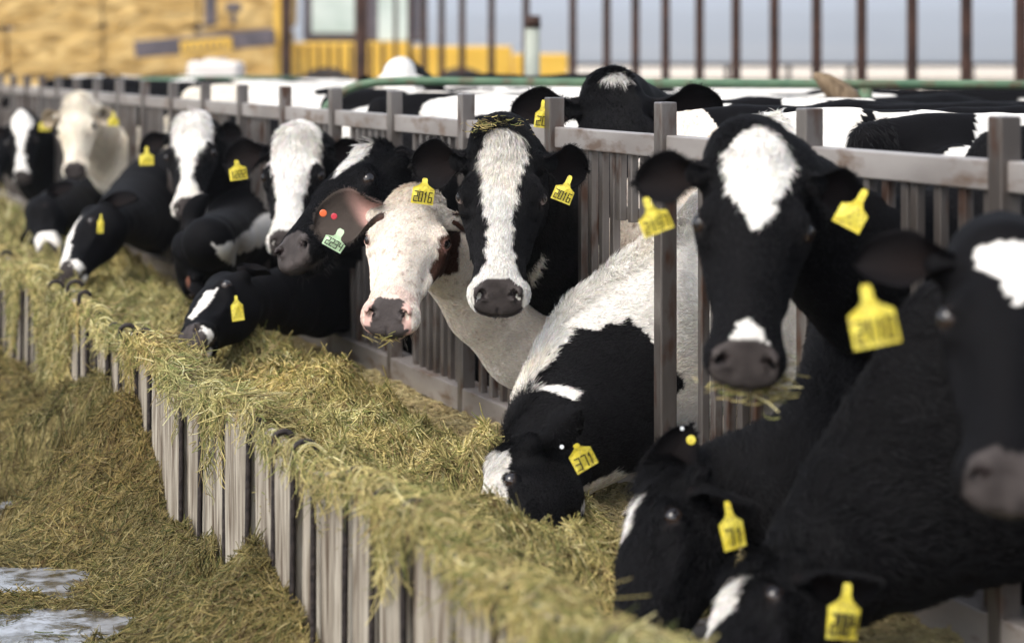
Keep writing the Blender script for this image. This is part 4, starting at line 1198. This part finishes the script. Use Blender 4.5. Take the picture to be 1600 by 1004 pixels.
# frontal cow 2016, centre
def paint6(hl, bl, V):
    w = blaze(hl, [-.02, .0, .05, .10, .18, .28, .36, .42, .46, .50, .56], [0, .058, .068, .066, .052, .044, .040, .044, .066, .085, .09], 11, zmin=-.01)
    w |= (hl[:, 1] > .47) & (hl[:, 1] < .60) & (np.abs(hl[:, 0]) < .12) & (hl[:, 2] > -.04) & (hl[:, 2] < .2)
    w |= patch(V, [(816, 492), (836, 516), (852, 545), (874, 558), (870, 590), (846, 590), (826, 548)], 6.1, .01, 12)
    w |= patch(V, [(890, 540), (905, 505), (935, 520), (935, 640), (895, 640)], 6.2, .01, 13)
    w |= patch(V, [(826, 430), (848, 395), (850, 410), (832, 452)], 6.1, .004, 14)
    w |= (bl[:, 1] > .3) & piebald(bl, 61, .35) & (bl[:, 2] > .8)
    return w
cow(dict(label='black cow with broad white blaze and yellow tags reading 2016 in both ears', poll=(787, 232), muz=(778, 478), X=2.03, L=.485, n=3.5, cross=(868, 400), kr=.17, h=.0058,
    hint=(-.03, .12, 1), ears=({'d': (1, .10, -.05), 'n': (0, .55, .8), 'L': .175, 'W': .07}, {'d': (1, .04, -.25), 'n': (0, .5, .8), 'L': .16, 'W': .062}),
    paint=paint6, iris=.58, hair=120000, nose='dark', pseed=3,
    tags=[dict(px=661, py=304, Z=5.60, w=.058, h=.050, roll=8, neck=.018, text='2016'), dict(px=880, py=303, Z=5.72, w=.054, h=.044, roll=22, neck=.03, text='2016')]))
# white-faced cow 2234
def paint7(hl, bl, V):
    x = hl[:, 0]
    k = patch(V, [(684, 372), (702, 362), (716, 372), (712, 440), (690, 447), (680, 430), (682, 400)], 5.8, .006, 21)
    k |= (np.linalg.norm((hl - np.array((-.11, .27, -.02))) / (.05, .05, .06), axis=1) < 1)
    k |= (bl[:, 1] + .1 * fbm(bl, 4, 4, 2) > .16) & (bl[:, 2] > .7)
    return ~k
cow(dict(label='cream-faced cow with pink muzzle, brown cheek patch and green tag 2234', poll=(655, 328), muz=(603, 503), X=1.86, L=.475, n=2.78, cross=(868, 568), kr=.125, kflat=.85, h=.0058,
    hint=(-.12, .55, 1), nape=(0, -.03, -.08), white=(.78, .69, .60), black=(.045, .020, .013), speck=1,
    ears=({'d': (1, .30, .06), 'n': (-.1, .45, .85), 'L': .225, 'W': .085, 'out': (.05, .04, .035), 'inn': (.62, .36, .31), 'basepink': 1, 'edge': (.050, .040, .034)}, {'d': (1, -.1, -.35), 'n': (0, .5, .8), 'out': (.02, .015, .014)}),
    paint=paint7, hair=120000, hairlen=.55, nose='pink', pseed=4, rim=(.30, .16, .13),
    tags=[dict(px=523, py=378, Z=5.50, w=.054, h=.038, roll=30, neck=.018, mat=M_tagg, shape='shield', text='2234'), dict(stud=1, px=505, py=333, Z=5.50, r=.011, mat=M_orange), dict(stud=1, px=522, py=338, Z=5.51, r=.0095, mat=M_red)]))
# black cow in profile
def paint8(hl, bl, V):
    w = patch(V, [(526, 275), (532, 248), (548, 236), (583, 224), (578, 240), (548, 262)], 6.6, .006, 31)
    w |= patch(V, [(500, 440), (575, 432), (600, 500), (560, 520), (520, 470)], 6.9, .01, 32) | ((bl[:, 1] > .02) & ((bl[:, 1] < .45) | piebald(bl, 81, .2)) & (bl[:, 2] > .9))
    w |= patch(V, [(500, 440), (520, 441), (600, 420), (640, 560), (560, 560), (520, 470)], 7.2, .01, 32)
    return w
cow(dict(label='black cow in profile with slanting white forehead mark, behind the cream cow', poll=(592, 262), muz=(447, 398), X=1.96, L=.53, n=4.4, cross=(705, 345), kr=.16, h=.007,
    hint=(-.62, .62, .36), nape=(0, -.05, -.06), ears=({'d': (.8, -.4, -.4)}, {'d': (.5, -.75, -.5), 'n': (0, .3, .9), 'L': .14}),
    paint=paint8, hair=50000, hairw=1.2))
# white faced cow, left of it
cow(dict(label='cow with broad all-white face and pale muzzle, left of the profile cow', poll=(466, 225), muz=(446, 388), X=2.05, L=.47, n=5.6, cross=(550, 330), kr=.21, kflat=.75, h=.0095,
    hint=(-.1, .25, 1), ears=({'d': (1, .12, -.1), 'n': (0, .4, .9), 'L': .22, 'W': .075}, {'d': (1, -.1, -.2)}),
    paint=lambda hl, bl, V: blaze(hl, [-.1, -.02, .1, .2, .3, .4, .45, .6], [.08, .095, .11, .085, .062, .058, .075, .1], 41, zmin=-.02) | ((bl[:, 1] > .0) & piebald(bl, 92, -.22) & (bl[:, 2] > .9)),
    nose='dark', hair=14000, hairw=1.6, hairlen=1.3,
    tags=[dict(px=372, py=270, Z=7.6, w=.062, h=.050, roll=-8, neck=.02, text='1222')]))
cow(dict(label='black cow in profile, nose down in the hay, short white blaze, oblong yellow tag', poll=(352, 458), muz=(290, 535), X=1.66, L=.47, n=6.5, cross=(520, 452), kr=.17, h=.0095,
    hint=(-.75, .6, .3), nape=(0, -.08, -.05), ears=(None, {'d': (.8, -.5, -.4), 'n': (0, .3, .9), 'L': .12}),
    paint=lambda hl, bl, V: patch(V, [(300, 492), (318, 458), (338, 452), (326, 476), (310, 490)], 7.1, .004, 3) | (hl[:, 1] > .52) | ((bl[:, 1] > .0) & piebald(bl, 102, .05) & (bl[:, 2] > .9)),
    tags=[dict(px=371, py=486, Z=7.0, w=.040, h=.062, roll=-6, neck=.02, text='')]))
cow(dict(label='all black cow with head deep in hay, no tag showing', poll=(300, 385), muz=(312, 492), X=1.72, L=.49, n=7.45, cross=(385, 370), kr=.24, kflat=.8, h=.011,
    hint=(-.9, .2, .5), near=-1, ears=({'d': (.9, 0, -.3)}, {'d': (1, .1, -.3), 'n': (0, .4, .8), 'inn': (.25, .10, .06)}),
    paint=lambda hl, bl, V: ((bl[:, 1] > -.1) & piebald(bl, 113, -.05) & (bl[:, 2] > .9)) | patch(V, [(350, 370), (400, 370), (400, 440), (375, 440)], 8.2, .01, 3)))
cow(dict(label='black cow with white face narrowing to the nose and widening at the muzzle', poll=(303, 202), muz=(292, 332), X=2.05, L=.47, n=8.35, cross=(368, 300), kr=.22, kflat=.8, h=.011,
    hint=(-.1, .25, 1), ears=({'d': (1, .16, -.1), 'n': (0, .4, .9), 'L': .19}, {'d': (1, -.1, -.2), 'L': .14}),
    paint=lambda hl, bl, V: blaze(hl, [-.1, -.02, .06, .12, .22, .3, .38, .45, .6], [.08, .095, .115, .10, .055, .036, .034, .075, .11], 42, zmin=-.02) | ((bl[:, 1] > .0) & piebald(bl, 123, -.15) & (bl[:, 2] > .9)),
    hair=8000, hairw=2, hairlen=1.4,
    tags=[dict(px=229, py=249, Z=9.3, w=.062, h=.050, roll=0, neck=.03, text='')]))
cow(dict(label='black grazing cow near far boards, white nose stripe, thin tag seen edge-on', poll=(150, 345), muz=(98, 432), X=1.62, L=.47, n=9.5, cross=(250, 320), kr=.27, h=.012,
    hint=(-.8, .3, .5), nape=(0, -.08, -.05), ears=({'d': (.9, 0, -.3)}, {'d': (.8, -.3, -.5), 'n': (0, .4, .8)}),
    paint=lambda hl, bl, V: blaze(hl, [.05, .1, .3, .5, .6], [0, .04, .035, .05, .1], 9) | (hl[:, 1] > .5) | ((bl[:, 1] > .0) & piebald(bl, 133, -.3) & (bl[:, 2] > .9)),
    tags=[dict(px=157, py=353, Z=9.1, w=.026, h=.060, roll=3, neck=.02, text='')]))
cow(dict(label='pale cream-faced cow with tan neck and yellow tag, tallest of the far heads at left', poll=(123, 168), muz=(116, 272), X=2.02, L=.47, n=11.2, cross=(188, 255), kr=.20, h=.012,
    hint=(-.1, .25, 1), white=(.66, .60, .50), ears=({'d': (1, 0, -.2), 'out': (.4, .32, .22), 'edge': (.4, .32, .22), 'L': .16}, {'d': (.8, .6, -.1), 'out': (.5, .42, .32), 'edge': (.5, .42, .32)}),
    paint=lambda hl, bl, V: (hl[:, 1] < 2), hair=6000, hairw=2.5, hairlen=1.6,
    tags=[dict(px=177, py=190, Z=11.6, w=.055, h=.045, roll=0, neck=.03, text='')]))
cow(dict(label='small far black cow with white triangle face at the left edge', poll=(36, 192), muz=(34, 282), X=2.05, L=.46, n=15.0, cross=(84, 270), kr=.27, h=.014,
    hint=(0, .3, 1), ears=({'d': (1, .1, -.2)}, {'d': (1, .1, -.2)}),
    paint=lambda hl, bl, V: blaze(hl, [-.1, 0, .06, .18, .3, .4, .6], [0, .09, .085, .04, .022, .04, .08], 10),
    tags=[dict(px=70, py=197, Z=14.3, w=.075, h=.06, roll=0, neck=.03, text='')]))
cow(dict(label='far grazing black cow with pale muzzle, below the white triangle face', poll=(60, 330), muz=(72, 398), X=1.62, L=.46, n=12.8, cross=(150, 320), kr=.26, h=.014,
    hint=(-.7, .3, .5), nape=(0, -.08, -.05), ears=({'d': (.9, 0, -.3)}, {'d': (.8, -.3, -.5)}),
    paint=lambda hl, bl, V: (hl[:, 1] > .38)))
cow(dict(label='farthest dark cow, cut off by the left edge of the picture', poll=(0, 215), muz=(-12, 290), X=2.0, L=.46, n=18.5, cross=(40, 250), kr=.2, h=.016,
    hint=(0, .3, 1), ears=({}, {}), paint=lambda hl, bl, V: hl[:, 1] < -9))

# ------------------------------------------------------------------ the herd standing in the pen
PG = 'cows standing in the pen behind the steel fence'
def pen(label, **k):
    k.setdefault('n', None)
    if k['n'] is None: k.pop('n')
    k.setdefault('h', .013); k.setdefault('ears', ({}, {}))
    return cow(dict(label=label, group=PG, **k))
def bodyat(px, Z): 
    p = W(px, 97, Z); return (p[0], p[1])
pen('black cow with small white star, peering over the fence rail with both ears spread', poll=(962, 150), muz=(975, 372), Z=6.75, L=.55, body=bodyat(1075, 7.5), turn=-12, slim=.8,
    hint=(0, .45, 1), near=1, h=.0075, kr=.16, ears=({'d': (1, .02, -.10), 'n': (0, .6, .7), 'L': .225, 'W': .07}, {'d': (1, -.02, -.10), 'n': (0, .6, .7), 'L': .235, 'W': .07}), hair=30000, hairw=1.2,
    paint=lambda hl, bl, V: blob(hl, (0.005, -.002, .10), (.040, .016, .07), 3, .5, 30) | ((bl[:, 1] > .2) & piebald(bl, 203, .3)),
    tags=[dict(px=846, py=186, Z=6.35, w=.040, h=.052, roll=6, neck=.03, text='20')])
pen('white-faced cow behind the green rail, black neck and yellow tag, taller than its neighbours', poll=(625, 116), muz=(622, 235), Z=11.6, L=.47, body=bodyat(690, 12.9), turn=30, rise=.06,
    hint=(0, .3, 1), paint=lambda hl, bl, V: (hl[:, 1] < .6) & (np.linalg.norm(hl, axis=1) < .7) & (np.abs(hl[:, 0]) < .14) & (hl[:, 2] > -.04), ears=({'d': (1, .1, -.3)}, {'d': (1, .25, -.3)}),
    tags=[dict(px=556, py=160, Z=11.2, w=.055, h=.07, roll=0, neck=.04, text='')])
pen('far cow facing the camera, plain white head just above the triangle-faced cow', poll=(46, 148), muz=(44, 208), Z=17.5, L=.46, body=bodyat(100, 18.6), turn=15,
    hint=(0, .3, 1), h=.016, paint=lambda hl, bl, V: (np.linalg.norm(hl, axis=1) < .75))
pen('far cow with small white head between the cream cow and the first far post', poll=(155, 150), muz=(152, 205), Z=19, L=.46, body=bodyat(200, 20), turn=15,
    hint=(0, .3, 1), h=.016, paint=lambda hl, bl, V: (np.linalg.norm(hl, axis=1) < .7))
M_tail = mat_noise('tail_hair', (.11, .075, .045), (.22, .16, .10), 8, .8, 0, .2, .8, (6, 6, 1))
herd = [ # px, Z, turn, seed, threshold, words
    (1330, 8.6, 200, 301, .55, 'mostly black back seen between the piebald back and the green rail'),
    (1500, 7.4, 10, 302, .6, 'dark back at the right edge, just over the fence rail'),
    (1180, 9.3, 15, 303, .5, 'dark-topped back right of the star-faced cow'),
    (850, 8.9, -5, 304, -.55, 'long white back left of the star-faced cow'),
    (480, 11.5, 5, 306, -.35, 'white back by the bend of the green rail'),
    (400, 13.5, 190, 307, .1, 'black back left of the green rail bend'),
    (330, 14.5, 10, 308, -.5, 'white back showing under the white tank'),
    (255, 16.5, 5, 309, -.25, 'white back between thin far posts'),
    (1480, 11.5, 170, 310, .05, 'dark and white one under the far end of the green rail'),
    (1240, 12.5, 12, 311, -.2, 'white-patched back nearly hidden behind the star-faced cow'),
    (860, 12.5, 175, 312, .15, 'dark back beyond the green rail left of the star-faced cow'),
    (110, 21.0, 10, 313, -.2, 'pale back far off behind the cream cow'),
]
for px, Z, tn, sd, th, wd in herd:
    b = bodyat(px, Z); a = math.radians(tn); fbv = np.array([-math.cos(a), -math.sin(a), 0])
    b = (b[0] + fbv[0] * .85, b[1] + fbv[1] * .85)
    b = (max(b[0], XF + (.9 if fbv[0] < 0 else 2.0)), b[1])
    A = np.array([b[0], b[1], 0]) + fbv * .55 + UP * 1.02; Mz = A + fbv * .22 - UP * .40
    def topx(p): return (800 + FPX * ((p - CAM) @ RT) / ((p - CAM) @ FW), HOR - FPX * (p[2] - CAMZ) / ((p - CAM) @ FW))
    rt_ = pen('cow in the pen, ' + wd, poll=topx(A), muz=topx(Mz), Z=(A - CAM) @ FW, L=.46, near=1 if (Mz - A) @ FW < 0 else -1, body=b, turn=tn, h=.018,
        hint=tuple(np.array([(fbv * .8 + UP * .5) @ RT, .5, -(fbv * .8) @ FW])),
        paint=lambda hl, bl, V, sd=sd, th=th: piebald(bl, sd, th))

    if sd == 301:
        tm = MB(); tp = [W(x, y, 8.9) for x, y in ((1345, 178), (1325, 158), (1305, 140), (1288, 126), (1272, 116))]
        tm.tube(tp, [.04, .055, .050, .034, .012], 12); tm.build('raised_tail', M_tail, rt_, smooth=True)
# ------------------------------------------------------------------ wisps of hay held in mouths and stuck to polls
def wisp(name, ctr, n, spread, ln, label, droop=.6, width=.0012):
    root = np.asarray(ctr) + rng.normal(size=(n, 3)) * np.asarray(spread)
    P, R, C = strands(root, ln * rng.uniform(.5, 1.4, n), np.array((0, 0, -droop)), width=width, bend=.5)
    tag(make_curves(name, P, R, np.clip(C * 1.1, 0, .8), M_hay), label, kind='stuff')
def hp(i, q):
    c, root, O, R, s = COWS[i]
    return O + (np.asarray(q, float) * s) @ R.T
wisp('hay_wisp', hp(6, (0, .545, -.035)), 60, (.018, .018, .006), .035, 'bits of hay in the mouth of the cream-faced cow')
wisp('hay_wisp', hp(5, (.02, -.035, .10)), 260, (.035, .02, .010), .022, 'bits of hay on the poll of the cow tagged 2016', .0, .0009)
wisp('hay_wisp', hp(0, (-.06, .52, -.06)), 60, (.014, .012, .02), .07, 'mouthful of hay of the cow with the white wedge', .3, .0016)
wisp('hay_wisp', hp(0, (0, .54, -.05)), 80, (.035, .010, .012), .04, 'hay crumbs under the lip of the cow with the white wedge', .3, .0016)

# ------------------------------------------------------------------ thin haze over the valley
mh = bpy.data.materials.new('valley_haze'); mh.use_nodes = True; N_ = mh.node_tree.nodes; N_.clear()
vo = N_.new('ShaderNodeVolumePrincipled'); vo.inputs['Density'].default_value = 6.5e-4; vo.inputs['Color'].default_value = (.88, .93, 1, 1); vo.inputs['Anisotropy'].default_value = .2
om = N_.new('ShaderNodeOutputMaterial'); mh.node_tree.links.new(vo.outputs[0], om.inputs['Volume'])
m = MB(); m.box((2450, 1500, 99), (5300, 9200, 200)); m.build('haze', mh)['kind'] = 'stuff'
